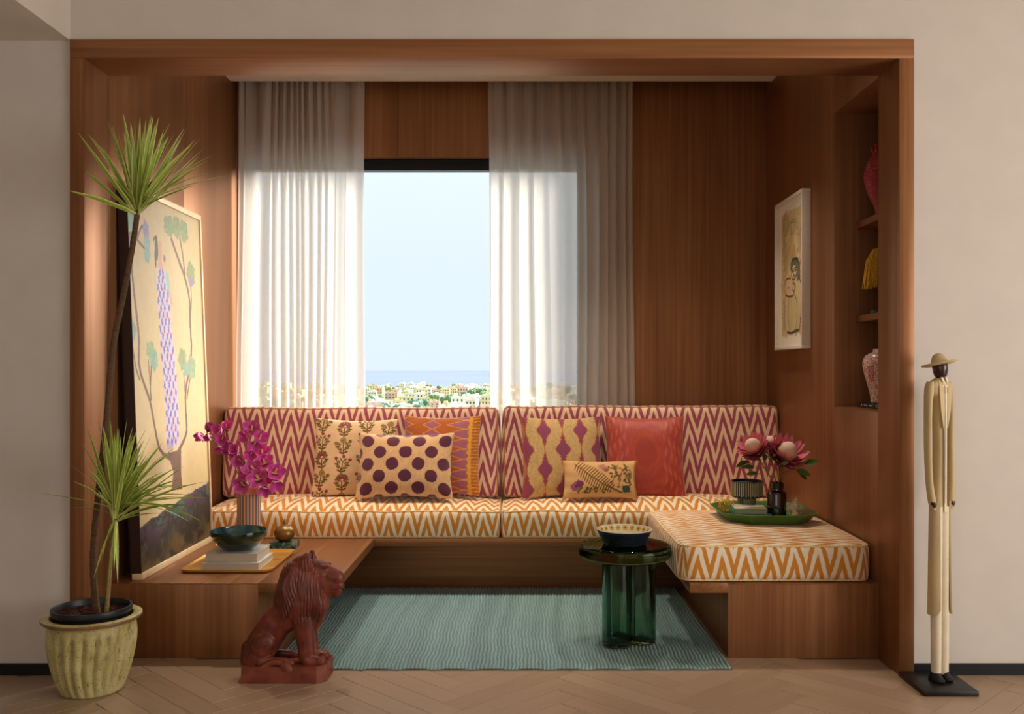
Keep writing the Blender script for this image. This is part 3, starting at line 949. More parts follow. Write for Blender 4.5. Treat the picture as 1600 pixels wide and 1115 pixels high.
# ================================================================== the leaning painting
def painting():
    y0, y1 = .275, 1.212
    zb, zt = BT + .006, 2.07
    xb, xt = -1.655, -1.722           # face of the picture at foot and head
    H = math.hypot(zt - zb, xt - xb); Wd = y1 - y0; th = .04
    t = thing('leaning_painting', (xb, (y0 + y1) / 2, BT), 'tall painting of a woman in a lilac dress leaning on the left wall', 'painting')
    a = math.atan2(xb - xt, zt - zb)
    t.rotation_euler = (0, -a, 0)
    # local: Y = width, Z = height, +X = face
    fr = .016
    for nm, b in (('frame_rail', (-th, .008, -Wd / 2, Wd / 2, 0, .028)), ('frame_rail', (-th, .008, -Wd / 2, Wd / 2, H - .028, H)),
                  ('frame_stile', (-th, .008, Wd / 2 - fr, Wd / 2, .028, H - .028))):
        MB().box(*b, .0015).build(nm, M_plain('pale_gilt_frame', '#d8bd92', .4, .5, .1, var=.1), t)
    MB().box(-th, .003, -Wd / 2, -Wd / 2 + .005, .028, H - .028).build('frame_side', M_plain('dark_frame_side', '#2c1509', .5, .4), t)
    MB().box(-th - .012, -th, -Wd / 2 + .01, Wd / 2 - .01, .01, H - .01).build('backing_board', M_plain('dark_backing', '#2a140a', .6, .3), t)
    # pixel of the photograph -> coordinates on the picture (measured placement of what is painted)
    o = Vector((xb, 0, zb)); n = Vector((zt - zb, 0, xb - xt)).normalized(); upv = Vector((xt - xb, 0, zt - zb)).normalized()
    C = Vector((0, -D, HC))
    def q(px, py):
        d = Vector(((px - VX) / S, D, (VY - py) / S))
        k = (o - C).dot(n) / d.dot(n); p = C + d * k
        return (p.y - (y0 + y1) / 2, (p - o).dot(upv))
    nu, nv = 260, 520
    us = np.linspace(-Wd / 2 + .004, Wd / 2 - fr, nu); vs_ = np.linspace(.028, H - .028, nv)
    U, V = np.meshgrid(us, vs_); cv = Canvas(U.ravel(), V.ravel(), '#d2b886')
    cv.fill(np.clip(.5 + .5 * cv.noise(6, 5, 2), 0, 1), '#c2a268', .45)
    cv.fill(np.clip((cv.V - 1.2) / .6, 0, 1), '#c8ab76', .4)
    # ground
    g0, g1 = q(217, 822), q(323, 752)
    gl = g0[1] + (cv.U - g0[0]) / (g1[0] - g0[0]) * (g1[1] - g0[1]) + .008 * cv.noise(30, 10, 3)
    gm_ = cv.V < gl
    cv.fill(gm_, '#3d3320')
    nz_ = cv.noise(12, 22, 5)
    cv.fill(gm_ * np.clip(nz_ * 2, 0, 1), '#6a5228', .8); cv.fill(gm_ * np.clip(-nz_ * 2, 0, 1), '#241d12', .8)
    nz2 = cv.noise(35, 50, 9)
    band = np.clip(1 - (gl - cv.V) / .16, 0, 1) * gm_
    cv.fill(band * np.clip(nz2 * 3 - .2, 0, 1), '#2f6a70', .8); cv.fill(band * np.clip(-nz2 * 3 - .3, 0, 1), '#5d4660', .7)
    cv.fill(gm_ * np.clip(1 - cv.V / .25, 0, 1) * np.clip(nz2 * 2, 0, 1), '#75603a', .6)
    BR = '#6d4a34'
    def br(pts, w0=.010): cv.line([tuple(v) for v in spline([q(*p) for p in pts], 24)], w0, BR)
    br([(203, 355), (204, 393), (209, 451), (217, 523), (218, 573), (234, 623), (241, 660), (250, 700), (268, 716)], .010)
    br([(237, 565), (235, 600), (236, 622)], .007); br([(232, 560), (236, 620)], .005)
    br([(206, 530), (212, 570), (218, 590)], .006)
    br([(268, 372), (279, 404), (288, 429), (296, 465), (297, 501), (299, 555), (290, 609), (291, 650), (291, 676), (276, 708)], .011)
    br([(281, 370), (286, 400), (289, 430)], .008); br([(298, 440), (299, 470), (297, 500)], .006)
    br([(287, 580), (289, 610)], .005); br([(297, 590), (292, 620)], .006)
    br([(214, 372), (221, 352), (227, 354)], .007); br([(214, 372), (221, 380), (228, 388)], .007)
    # trunk
    cv.poly([q(262, 706), q(283, 700), q(283, 735), q(285, 762), q(268, 764), q(271, 735)], BR)
    def fol(px, py, rw, rh, c, seed):
        x, y = q(px, py)
        x1_, _ = q(px + rw, py); _, y1_ = q(px, py - rh)
        rx, ry = abs(x1_ - x), abs(y1_ - y)
        cv.ell(x, y, rx, ry, c, 0, .10, seed, 1, 5)
        rg = random.Random(seed)
        for k in range(26):
            an = rg.uniform(0, 2 * PI); rr = rg.random() ** .5 * .8
            cc = [v * rg.uniform(.7, 1.35) for v in lin(c)]
            cv.ell(x + rx * rr * math.cos(an), y + ry * rr * math.sin(an), rx * .22, ry * .16, [min(1, v) for v in cc], rg.uniform(0, 3), a=.7)
    TL, OV, PU = '#7fa08c', '#87915c', '#8a84a8'
    fol(202, 341, 8, 17, TL, 1)
    fol(228, 358, 4.5, 15, PU, 2); fol(230, 380, 4.5, 15, '#8aa09a', 3); fol(230, 397, 4.5, 12, TL, 4)
    fol(264, 351, 8, 16, OV, 5); fol(276, 353, 6, 17, OV, 6); fol(287, 359, 6.5, 17, '#8a945f', 7)
    fol(298, 426, 6, 18, OV, 8); fol(299, 437, 3.5, 9, '#8c7c94', 9)
    fol(206, 513, 6.5, 16, TL, 10); fol(204, 523, 4, 8, PU, 11)
    fol(235, 545, 6.5, 14, '#8fa06a', 12); fol(241, 560, 5.5, 17, TL, 13)
    fol(285, 559, 6, 17, OV, 14); fol(299, 572, 6.5, 18, '#8a9a72', 15); fol(291, 575, 4, 11, TL, 16)
    # woman with a child on her shoulder
    SK = '#c89470'
    cv.poly([q(*p) for p in ((262, 447), (266, 452), (270, 472), (269, 480), (266, 470), (262, 462))], SK)
    cv.poly([q(*p) for p in ((247, 400), (252, 402), (256, 420), (246, 420))], SK)
    x, y = q(250, 391); cv.ell(x, y, .022, .052, SK)
    cv.ell(*q(258, 406), .014, .026, '#d3a184'); cv.ell(*q(257, 402), .013, .018, '#7d5a44')
    HRC = '#3d2a20'
    cv.ell(*q(244.5, 385), .020, .060, HRC); cv.ell(*q(243, 402), .012, .045, HRC); cv.line([q(240, 374), q(241, 369), q(244, 370)], .005, HRC)
    LIL = '#c3aebf'
    dress = [(245, 417), (251, 416), (258, 421), (263, 440), (266, 465), (267, 501), (271, 530), (274, 555), (277, 600), (279.5, 650), (281, 688), (272, 696), (260, 703), (259, 650), (256, 600), (252, 555), (250, 525), (249, 501), (246, 465), (244, 435)]
    cv.poly([q(*p) for p in dress], LIL)
    cv.poly([q(*p) for p in ((259, 421), (263, 425), (266, 448), (263, 452), (260, 440))], '#7fb4a0')
    rg = random.Random(4)
    left = [(417, 244.5), (465, 246), (501, 249), (555, 252), (600, 256), (650, 259), (700, 261)]
    right = [(417, 257), (465, 265), (501, 266), (555, 273), (600, 276), (650, 279), (700, 280)]
    for j in range(25):
        py = 424 + j * 11.0
        xl = np.interp(py, [a for a, b in left], [b for a, b in left]); xr = np.interp(py, [a for a, b in right], [b for a, b in right])
        for i in range(3):
            px = xl + (xr - xl) * (i + .5 + .5 * ((j % 2) - .5) + rg.uniform(-.1, .1)) / 3
            if px < xl + 1 or px > xr - 1: continue
            cv.ell(*q(px, py), .010, .017, '#4f5cae', rg.uniform(-.4, .4), .2, j)
            cv.ell(*q(px + rg.uniform(-2, 2), py + rg.choice([-4, 4])), .005, .007, '#a83a5c')
    cv.shade(.74 * (1 + .035 * cv.noise(90, 70, 6)))
    F = [(j * nu + i, j * nu + i + 1, (j + 1) * nu + i + 1, (j + 1) * nu + i) for j in range(nv - 1) for i in range(nu - 1)]
    VV = np.stack([np.zeros(nu * nv), U.ravel(), V.ravel()], 1)
    mesh('canvas', VV, F, M_attr('oil_on_canvas', .55, .35, .15, 300, var=.05), t, None, True, col=cv.c)
painting()

# ================================================================== framed drawing on the right wall
def drawing():
    y0, y1 = 1.136, 1.669; z0, z1 = 1.352, 2.198; th = .048
    t = thing('framed_drawing', (XR, (y0 + y1) / 2, z0), 'white framed ink drawing of a seated woman hung on the right wall', 'picture')
    Wd, H = y1 - y0, z1 - z0
    fm = M_plain('white_frame', '#d9cdbd', .5, .4, var=.03)
    fw_ = .018
    for nm, b in (('frame_rail', (-th, -.001, -Wd / 2, Wd / 2, 0, fw_)), ('frame_rail', (-th, -.001, -Wd / 2, Wd / 2, H - fw_, H)),
                  ('frame_stile', (-th, -.001, -Wd / 2, -Wd / 2 + fw_, fw_, H - fw_)), ('frame_stile', (-th, -.001, Wd / 2 - fw_, Wd / 2, fw_, H - fw_))):
        MB().box(*b, .001).build(nm, fm, t)
    nu, nv = 170, 270
    us = np.linspace(-Wd / 2 + fw_, Wd / 2 - fw_, nu); vs_ = np.linspace(fw_, H - fw_, nv)
    U, V = np.meshgrid(us, vs_)
    # s runs from far edge (0) to near edge (1) in the photo; t up
    cv = Canvas((U.ravel().max() - U.ravel()) / (Wd - 2 * fw_), (V.ravel() - fw_) / (H - 2 * fw_), '#e6dccb')
    n0 = .025 * cv.noise(40, 40, 2)
    sh = (cv.U > .12 + n0) & (cv.U < .93 + n0) & (cv.V > .075 + n0 * .6) & (cv.V < .945 + n0 * .6)
    cv.fill(sh, '#cdb483')
    def wash(cx0, cy0, rx, ry, c, rot=0.0, seed=1, a=.6): 
        du, dv = cv.U - cx0, cv.V - cy0
        cr_, sr_ = math.cos(rot), math.sin(rot)
        qd = np.hypot((du * cr_ + dv * sr_) / rx, (-du * sr_ + dv * cr_) / ry) + .15 * cv.noise(18, 24, seed)
        cv.fill((qd < 1) & sh, c, a)
    for k, (a, b) in enumerate(((.3, .85), (.55, .8), (.7, .7), (.25, .65), (.45, .6), (.3, .45), (.75, .5), (.5, .72), (.6, .3))):
        wash(a, b, .14, .08, ('#a8935a', '#b9a56f', '#d9c79a', '#c29a70')[k % 4], k * .7, k)
    rg = random.Random(2)
    for k in range(220):
        s_ = rg.choice([0, 1, 1]); x = (.16 + .10 * rg.random()) if s_ == 0 else (.70 + .2 * rg.random())
        y = rg.uniform(.1, .9) if s_ == 0 else rg.choice([rg.uniform(.7, .9), rg.uniform(.1, .35), rg.uniform(.4, .7)])
        cv.ell(x, y, .016, .007, rg.choice(['#b06a62', '#a8505a', '#c08a78']), rg.uniform(0, 3), a=.7)
    for k in range(26):
        wash(rg.uniform(.18, .88), rg.uniform(.12, .92), rg.uniform(.04, .10), rg.uniform(.03, .07), rg.choice(['#a8935a', '#b5a070', '#9a8450', '#dcc9a0', '#c08a6a']), rg.uniform(0, 3), 30 + k, .4)
    # figure
    wash(.55, .37, .36, .16, '#d6bd8e', 0, 21, .9); wash(.55, .2, .30, .15, '#c9b684', 0, 22, .8); wash(.4, .42, .18, .09, '#d9b48c', .3, 23, .9)
    cv.ell(.62, .55, .16, .055, '#6d6a52', 0, .06, 2); cv.ell(.60, .50, .11, .05, '#dcc49c'); cv.ell(.76, .50, .07, .07, '#77745c', .3, .1, 3)
    INK = '#3a332a'
    def ink(pts, w=.007, a=.9):
        pp = [tuple(v) for v in spline(pts, 30)]
        cv.line(pp, w, INK, a)
    ink([(.48, .53), (.52, .58), (.66, .59), (.78, .55), (.80, .47)]); ink([(.50, .53), (.50, .49), (.56, .455), (.64, .46), (.70, .49)])
    for xx in (.555, .655):
        ink([(xx - .035, .512), (xx, .518), (xx + .035, .512)], .006); cv.ell(xx, .506, .018, .006, INK)
        ink([(xx - .04, .528), (xx, .533), (xx + .04, .527)], .005)
    ink([(.60, .505), (.595, .487), (.615, .485)], .004); ink([(.575, .474), (.60, .478), (.63, .473)], .006)
    ink([(.47, .47), (.30, .47), (.24, .43), (.27, .37), (.42, .345), (.58, .35), (.62, .40), (.58, .44)]); ink([(.27, .37), (.22, .25), (.26, .12)])
    ink([(.56, .44), (.52, .40), (.60, .37), (.66, .40), (.60, .43)], .005); ink([(.78, .47), (.88, .38), (.86, .22), (.80, .11)])
    ink([(.42, .345), (.38, .22), (.44, .11)], .005); ink([(.62, .35), (.70, .30), (.72, .2), (.66, .11)], .005); ink([(.34, .10), (.5, .09), (.62, .10), (.80, .105)], .010)
    ink([(.5, .33), (.52, .22), (.5, .12)], .004, .6); ink([(.33, .40), (.40, .41), (.46, .38)], .004, .7)
    for k in range(6): ink([(.3 + .08 * k, .62 + .03 * (k % 3)), (.34 + .08 * k, .72), (.30 + .09 * k, .84)], .004, .35)
    ink([(.30, .80), (.45, .85), (.62, .84)], .004, .5); ink([(.48, .86), (.60, .86), (.60, .78), (.47, .78), (.48, .86)], .004, .5)
    F = [(j * nu + i, (j + 1) * nu + i, (j + 1) * nu + i + 1, j * nu + i + 1) for j in range(nv - 1) for i in range(nu - 1)]
    mesh('drawing_sheet', np.stack([np.full(nu * nv, -th + .022), U.ravel(), V.ravel()], 1), F, M_attr('ink_on_paper', .7, .3, var=.04), t, None, True, col=cv.c)
    MB().box(-th + .024, -.001, -Wd / 2 + fw_, Wd / 2 - fw_, fw_, H - fw_).build('backing_board', fm, t)
drawing()
# ================================================================== dragon plant in its pot
pot_c = P(141, 1075, -.20)
PX, PY = pot_c.x, -.185
def M_glaze():
    t = NT('speckled_ochre_glaze')
    oc = t.coord()
    f = t.noise(oc, 12, 4); sp = t.noise(oc, 160, 2, .7); s2 = t.noise(t.scale(oc, (1, 1, .35)), 55, 3)
    c = t.ramp(f, [(.3, lin('#a89a5e')), (.7, lin('#c9bc86'))])
    c = t.mix(t.math('MULTIPLY_ADD', s2, 6, -3.55, clamp=True), c, lin('#6b4f2c'))
    c = t.mix(t.math('MULTIPLY_ADD', sp, 14, -8.6, clamp=True), c, lin('#3a2614'))
    t.bsdf(c, .35, .5, 0, t.bump(s2, .2, .003))
    return t.m
pt = thing('plant_pot', (PX, PY, 0), 'fluted ochre stoneware planter standing on the floor at left', 'planter')
ph_ = .295
def flute(a, t, z):
    k = max(0, min(1, (.86 - z / ph_) * 8)) * max(0, min(1, z / ph_ * 12))
    return 1 - k * .085 * (1 - abs(math.sin(a * 11.5 + .35 * math.sin(z * 20)))) ** 1.2 * 1.2
prof = [(0, 0), (.105, 0), (.112, .004), (.128, .04), (.146, .10), (.158, .16), (.163, .21), (.161, .245), (.157, .262), (.158, .268), (.170, .275), (.181, .284), (.181, .292), (.172, .296), (.150, .292), (.146, .280), (.144, .20), (.0, .19)]
prof2 = [tuple(v) for v in spline(prof[2:8], 26)]
MB().lathe(prof[:2] + prof2 + prof[8:], 184, mod=flute).build('pot_body', M_glaze(), pt, angle=60)
MB().lathe([(.150, .2885), (.164, .289), (.176, .2925), (.1818, .290), (.1822, .283), (.176, .2765)], 72).build('rim_glaze', M_plain('brown_rim_glaze', '#7d5c38', .3, .5, scale=40, var=.3), pt)
lin_t = thing('nursery_pot', (PX, PY, .19), 'black plastic nursery pot sitting inside the ochre planter', 'pot')
MB().lathe([(.0, .002), (.120, .002), (.130, .10), (.136, .112), (.144, .113), (.147, .122), (.145, .134), (.138, .135), (.135, .128), (.132, .10), (.0, .099)], 64).build('pot_wall', M_plain('black_plastic', '#16181c', .4, .5), lin_t)
so = MB()
rs = random.Random(5)
gv = []; 
N = 34
for j in range(N + 1):
    for i in range(N + 1):
        x = (i / N * 2 - 1); y = (j / N * 2 - 1)
        k = math.sqrt(max(1e-9, 1)); 
        xx = x * math.sqrt(1 - y * y / 2) * .1335; yy = y * math.sqrt(1 - x * x / 2) * .1335
        gv.append((xx, yy, .108 + rs.uniform(-.004, .006)))
so.add(gv, [(j * (N + 1) + i, j * (N + 1) + i + 1, (j + 1) * (N + 1) + i + 1, (j + 1) * (N + 1) + i) for j in range(N) for i in range(N)])
so.build('soil', M_plain('dark_soil', '#3a1a12', .9, .2, scale=90, var=.6, bump=.6), lin_t, smooth=False)

pl = thing('dragon_plant', (PX, PY, .30), 'two-stemmed dragon plant with spiky green leaves growing in the ochre planter', 'plant')
bark = M_plain('plant_bark', '#5d4632', .85, .2, scale=60, var=.35, bump=.5, stretch=(1, 1, 3))
bark2 = M_plain('young_plant_bark', '#8a7348', .85, .2, scale=60, var=.3, bump=.5, stretch=(1, 1, 3))
def L_(px, py, y=PY): return P(px, py, y) - Vector((PX, PY, .30))
def ringed(path, r0, r1, name, mat, n=90):
    pts = spline(path, n)
    rad = [(r0 + (r1 - r0) * i / (n - 1)) * (1 + .06 * math.sin(i * 2.4)) for i in range(n)]
    rad[0] *= 1.15
    return MB().tube(pts, rad, 10).build(name, mat, pl)
ringed([L_(153, 966), L_(148, 925, PY + .01), L_(146, 860, PY + .02), L_(155, 760, PY + .02), L_(167, 650, PY + .02), L_(177, 540, PY + .02), L_(195, 450, PY + .02), L_(207, 385, PY + .02), L_(215, 330, PY + .02)], .0135, .0105, 'stem', bark)
ringed([L_(165, 968, PY - .03), L_(170, 915, PY - .03), L_(175, 850, PY - .03), L_(182, 805, PY - .03)], .0085, .0075, 'stem', bark2, 40)
leafm = M_attr('dragon_leaf', .4, .5, var=.06)
GR, YL, TP = np.array(lin('#8fac36')), np.array(lin('#f0ec9c')), np.array(lin('#d8ae86'))
def leaf(base, tip, sag, wd, tone=1.0, name='leaf', parent=pl, yel=1.0):
    base, tip = Vector(base), Vector(tip)
    n = 12; ax = tip - base; Lg = ax.length
    side = ax.cross(Vector((0, 0, 1))); 
    if side.length < .05 * Lg: side = Vector((1, 0, 0))
    side.normalize()
    # turn the blade so that it is seen partly from its face
    ang = rng.uniform(-.9, .9)
    nrm = side.cross(ax.normalized())
    side = (side * math.cos(ang) + nrm * math.sin(ang)).normalized(); nrm = side.cross(ax.normalized())
    V = []; C = []; F = []
    for i in range(n + 1):
        t = i / n
        p = base + ax * t + Vector((0, 0, -sag * (t * t - t) * -1 * -1)) 
        p = base + ax * t + Vector((0, 0, sag * 4 * t * (1 - t)))
        wv = wd * (min(1, .55 + t * 3) * (1 - max(0, (t - .45) / .55) ** 1.7) + .02)
        for k, (s_, h_) in enumerate(((-1, .25), (-.5, .08), (0, -.08), (.5, .08), (1, .25))):
            V.append(p + side * (wv * s_) + nrm * (wv * h_))
            cc = YL * yel + GR * (1 - yel) if abs(s_) == 1 else GR
            cc = cc * tone
            if t > .93: cc = cc * .3 + TP * .7
            elif t < .12: cc = cc * .5 + YL * .5
            C.append(cc)
    for i in range(n):
        for k in range(4):
            a = i * 5 + k; F.append((a, a + 1, a + 6, a + 5))
    return mesh(name, V, F, leafm, parent, None, True, col=np.array(C))
# upper head: a dense upward fan
hc = L_(214, 334, PY + .02)
tips1 = [(147, 217), (152, 252), (168, 190), (175, 196), (184, 205), (193, 178), (204, 190), (210, 182), (219, 183), (236, 178), (248, 182), (237, 205), (266, 192), (256, 202), (275, 205), (294, 198), (288, 200), (313, 216), (318, 232), (312, 243), (333, 268), (306, 288), (162, 262), (172, 275), (158, 228), (228, 186), (243, 192), (283, 218), (300, 226), (272, 246)]
rng.seed(21)
for k in range(56):
    if k < len(tips1): tx, ty = tips1[k]; dy = rng.uniform(-.10, .06)
    else:
        a = rng.gauss(PI / 2 + .02, .52); Lp = rng.uniform(100, 158)
        tx, ty = 214 + Lp * math.cos(a), 334 - Lp * math.sin(a); dy = rng.uniform(-.26, .22)
    tip = L_(tx, ty, PY + .02 + dy)
    b = hc + Vector((rng.uniform(-.008, .008), rng.uniform(-.008, .008), rng.uniform(-.02, .035)))
    leaf(b, tip, rng.uniform(-.004, .020), rng.uniform(.0060, .0095), rng.uniform(.8, 1.25))
# lower head: wide and drooping
hc2 = L_(181, 812, PY - .03)
tips2 = [(62, 770), (110, 793), (135, 665), (152, 652), (137, 705), (172, 655), (186, 668), (199, 652), (208, 665), (221, 690), (240, 672), (250, 692), (262, 705), (278, 728), (290, 760), (282, 775), (296, 815), (283, 748), (268, 803), (256, 690), (230, 668), (145, 735), (160, 700), (150, 760)]
drops = [(146, 905), (168, 925), (184, 912), (158, 880), (178, 890), (152, 890)]
for k in range(78):
    if k < len(tips2): tx, ty = tips2[k]; dy = rng.uniform(-.10, .08)
    else:
        a = rng.gauss(PI / 2 - .25, .62); Lp = rng.uniform(85, 150)
        tx, ty = 181 + Lp * math.cos(a), 812 - Lp * math.sin(a); dy = rng.uniform(-.24, .14)
    if ty > 1: pass
    tip = L_(tx, ty, min(-.035, PY - .03 + dy))
    b = hc2 + Vector((rng.uniform(-.007, .007), rng.uniform(-.007, .007), rng.uniform(-.02, .06)))
    leaf(b, tip, rng.uniform(.005, .030), rng.uniform(.0050, .0082), rng.uniform(.7, 1.15))
for tx, ty in drops:
    leaf(hc2 + Vector((rng.uniform(-.006, .006), -.008, 0)), L_(tx, ty, PY - .03 - .05), .02, .0052, 1.3)

# ================================================================== orchids in the striped vase
VY_ = .78
vb = P(389, 860, VY_)
vz = BT
def M_stripes():
    t = NT('striped_peach_ceramic')
    oc = t.coord(); s = t.n('ShaderNodeSeparateXYZ'); t.l(oc, s.inputs[0])
    an = t.math('ARCTAN2', s.outputs[1], s.outputs[0])
    k = t.math('FRACT', t.math('MULTIPLY', an, 22 / (2 * PI)))
    m = t.math('MULTIPLY', t.math('GREATER_THAN', k, .42), t.math('LESS_THAN', k, .92))
    m = t.math('MULTIPLY', m, t.math('LESS_THAN', s.outputs[2], .302))
    alt = t.math('GREATER_THAN', t.math('FRACT', t.math('MULTIPLY', an, 11 / (2 * PI))), .5)
    c = t.mix(m, lin('#dd9a72'), t.mix(alt, lin('#7d6a60'), lin('#6b6870')))
    t.bsdf(c, .5, .4)
    return t.m
va = thing('flower_vase', (vb.x, VY_, BT + .0088), 'cylindrical peach vase with grey vertical stripes behind the green bowl', 'vase')
MB().lathe([(0, 0), (.052, 0), (.056, .004), (.057, .30), (.059, .304), (.059, .340), (.055, .341), (.052, .335), (.050, .06), (0, .055)], 64).build('vase_body', M_stripes(), va, angle=40)

petal_m = M_attr('orchid_petal', .45, .4, var=.12, nscale=90, sheen=.3)
stem_g = M_plain('orchid_stem_green', '#6a6a26', .5, .4)
def petal_geo(L, Wd, cup, n=8, m=5):
    V = []; F = []; C = []
    mg, lt = np.array(lin('#cc3490')), np.array(lin('#ea80b8'))
    for i in range(n + 1):
        t = i / n
        wv = Wd * math.sin(PI * min(1, (.06 + t * .94)) ** .85) ** .75
        for k in range(m):
            s_ = k / (m - 1) * 2 - 1
            V.append(Vector((L * t, wv * s_, cup * (t * t * .9) + .28 * wv * s_ * s_)))
            e_ = max(abs(s_) ** 3, max(0, t - .8) * 3)
            C.append(mg * (1 - e_ * .75) + lt * e_ * .75)
    for i in range(n):
        for k in range(m - 1):
            a = i * m + k; F.append((a, a + 1, a + m + 1, a + m))
    return V, F, np.array(C)
def xf(V, M): return [M @ v for v in V]
PET = []
for L0, w0, cup in ((.034, .0125, .012), (.036, .0155, .010), (.030, .012, .020)):
    v_, f_, c_ = petal_geo(L0, w0, cup)
    o = mesh('petal', v_, f_, petal_m, None, None, True, col=c_); PET.append(o.data); bpy.data.objects.remove(o)
lipm = M_attr('orchid_lip', .5, .4)
vl, fl_, cl = petal_geo(.020, .009, -.010)
cl = np.tile(np.array(lin('#7a1450')), (len(vl), 1)); cl[:15] = lin('#e0b860'); cl[-8:] = lin('#c04a86')
o = mesh('lip', vl, fl_, lipm, None, None, True, col=cl); LIP = o.data; bpy.data.objects.remove(o)
colm = MB().tube([(0, 0, 0), (.004, 0, .006), (.012, 0, .011)], [.003, .0035, .0028], 8).build('column', M_plain('orchid_column', '#e6c27a', .5), None); COLM = colm.data; bpy.data.objects.remove(colm)
SEP = MB().ball((0, 0, 0), .0045).build('tmp', petal_m); SEPm = SEP.data; bpy.data.objects.remove(SEP)

def flower(spray, org, pos, facing, sz, roll, openn):
    """one bloom: sub-parts petal x5, lip, column under the part flower"""
    Z = Vector(facing).normalized()
    X = Vector((0, 0, 1)) - Z * Z.z
    X = X.normalized() if X.length > .1 else Vector((1, 0, 0))
    Y = Z.cross(X)
    M = Matrix((X, Y, Z)).transposed().to_4x4()
    fo = bpy.data.objects.new('flower', None); COL.objects.link(fo); fo.empty_display_size = .01
    fo.parent = spray
    fo.matrix_local = Matrix.Translation(Vector(pos) - org) @ M @ Matrix.Rotation(roll, 4, 'Z') @ Matrix.Scale(sz * 1.42, 4)
    for k, (an, kind) in enumerate(((0, 0), (R(68), 1), (R(-68), 1), (R(138), 0), (R(-138), 0))):
        p = bpy.data.objects.new('petal', PET[kind]); COL.objects.link(p); p.parent = fo
        p.matrix_local = Matrix.Rotation(an, 4, 'Z') @ Matrix.Rotation(-openn, 4, 'Y')
    for me_, nm, rr in ((LIP, 'lip', (R(180), -.75)), (COLM, 'column', (R(0), -.2))):
        p = bpy.data.objects.new(nm, me_); COL.objects.link(p); p.parent = fo
        p.matrix_local = Matrix.Rotation(rr[0], 4, 'Z') @ Matrix.Rotation(rr[1], 4, 'Y')
def oc(cx0, cy0): return (300 + cx0 / 7.96, 640 + cy0 / 7.96)
def spray_of(label, stem_px, flowers, y_top, seed):
    rg = random.Random(seed)
    s = thing('orchid_spray', (vb.x, VY_, BT + .06), label, 'orchid', 'orchids in the striped vase')
    org = Vector((vb.x, VY_, BT + .06))
    n = len(stem_px)
    pts = [Vector((0, 0, .0))] + [P(*oc(*p), VY_ + (y_top - VY_) * (i + 1) / n) - org for i, p in enumerate(stem_px)]
    sp = spline(pts, 40)
    MB().tube(sp, [.0048 - .002 * i / 39 for i in range(40)], 8).build('stem', stem_g, s)
    for (a, b, dy, fx, fz, sz, op) in flowers:
        pos = P(*oc(a, b), VY_ + dy)
        # pedicel to nearest stem point
        q = min((Vector(v) for v in sp), key=lambda v: (v + org - pos).length)
        e = pos - org; fv = Vector((fx, -1, fz)).normalized()
        mid_ = (q + e) / 2 + Vector((0, 0, -.008))
        MB().tube(spline([q, mid_, e - fv * .004], 8), .0017, 6).build('pedicel', stem_g, s)
        flower(s, org, pos, fv, sz, rg.uniform(-.5, .5), op)
spray_of('magenta orchid spray arching left from the striped vase',
         [(690, 1000), (600, 830), (480, 620), (380, 510), (290, 400), (160, 330)],
         [(205, 225, -.02, .5, .35, 1.0, .85), (150, 325, .02, -.9, -.2, 1.0, .8), (235, 320, -.02, -.3, -.4, .9, .9), (370, 270, -.03, -.4, .4, 1.15, .75), (425, 220, .02, .5, .5, 1.0, .7), (380, 370, -.04, .1, .1, 1.1, .7),
          (440, 410, -.03, .3, -.5, 1.0, .6), (385, 460, .02, -.5, -.5, .9, .8), (470, 500, -.02, -.3, -.1, 1.0, .85), (580, 520, -.04, -.3, .4, 1.2, .8), (620, 640, -.05, -.2, .1, 1.2, .7), (585, 590, -.03, -.5, .1, 1.0, .7)], VY_ - .03, 3)
spray_of('magenta orchid spray rising upright and right from the striped vase',
         [(700, 1000), (760, 800), (740, 600), (690, 450), (660, 380)],
         [(745, 245, -.03, .1, .25, 1.15, .45), (700, 345, -.03, -.4, .1, 1.1, .6), (840, 350, -.02, .6, .2, 1.1, .5), (770, 420, -.04, .3, -.5, 1.1, .55), (735, 550, -.03, .1, -.2, 1.0, .6), (870, 560, .0, .2, .8, 1.25, .5),
          (770, 740, -.06, .0, .15, 1.3, .35), (895, 660, -.02, .4, .3, 1.2, .4), (825, 850, -.07, .1, .0, 1.3, .35), (1025, 775, -.02, .6, .15, 1.25, .4), (1020, 900, -.03, .6, -.7, 1.2, .6), (650, 920, -.06, -.3, -.3, 1.3, .45), (895, 960, -.05, .2, -.8, 1.15, .6),
          (700, 830, -.03, -.4, .2, 1.1, .5), (930, 830, -.01, .4, .0, 1.1, .5)], VY_ - .01, 4)

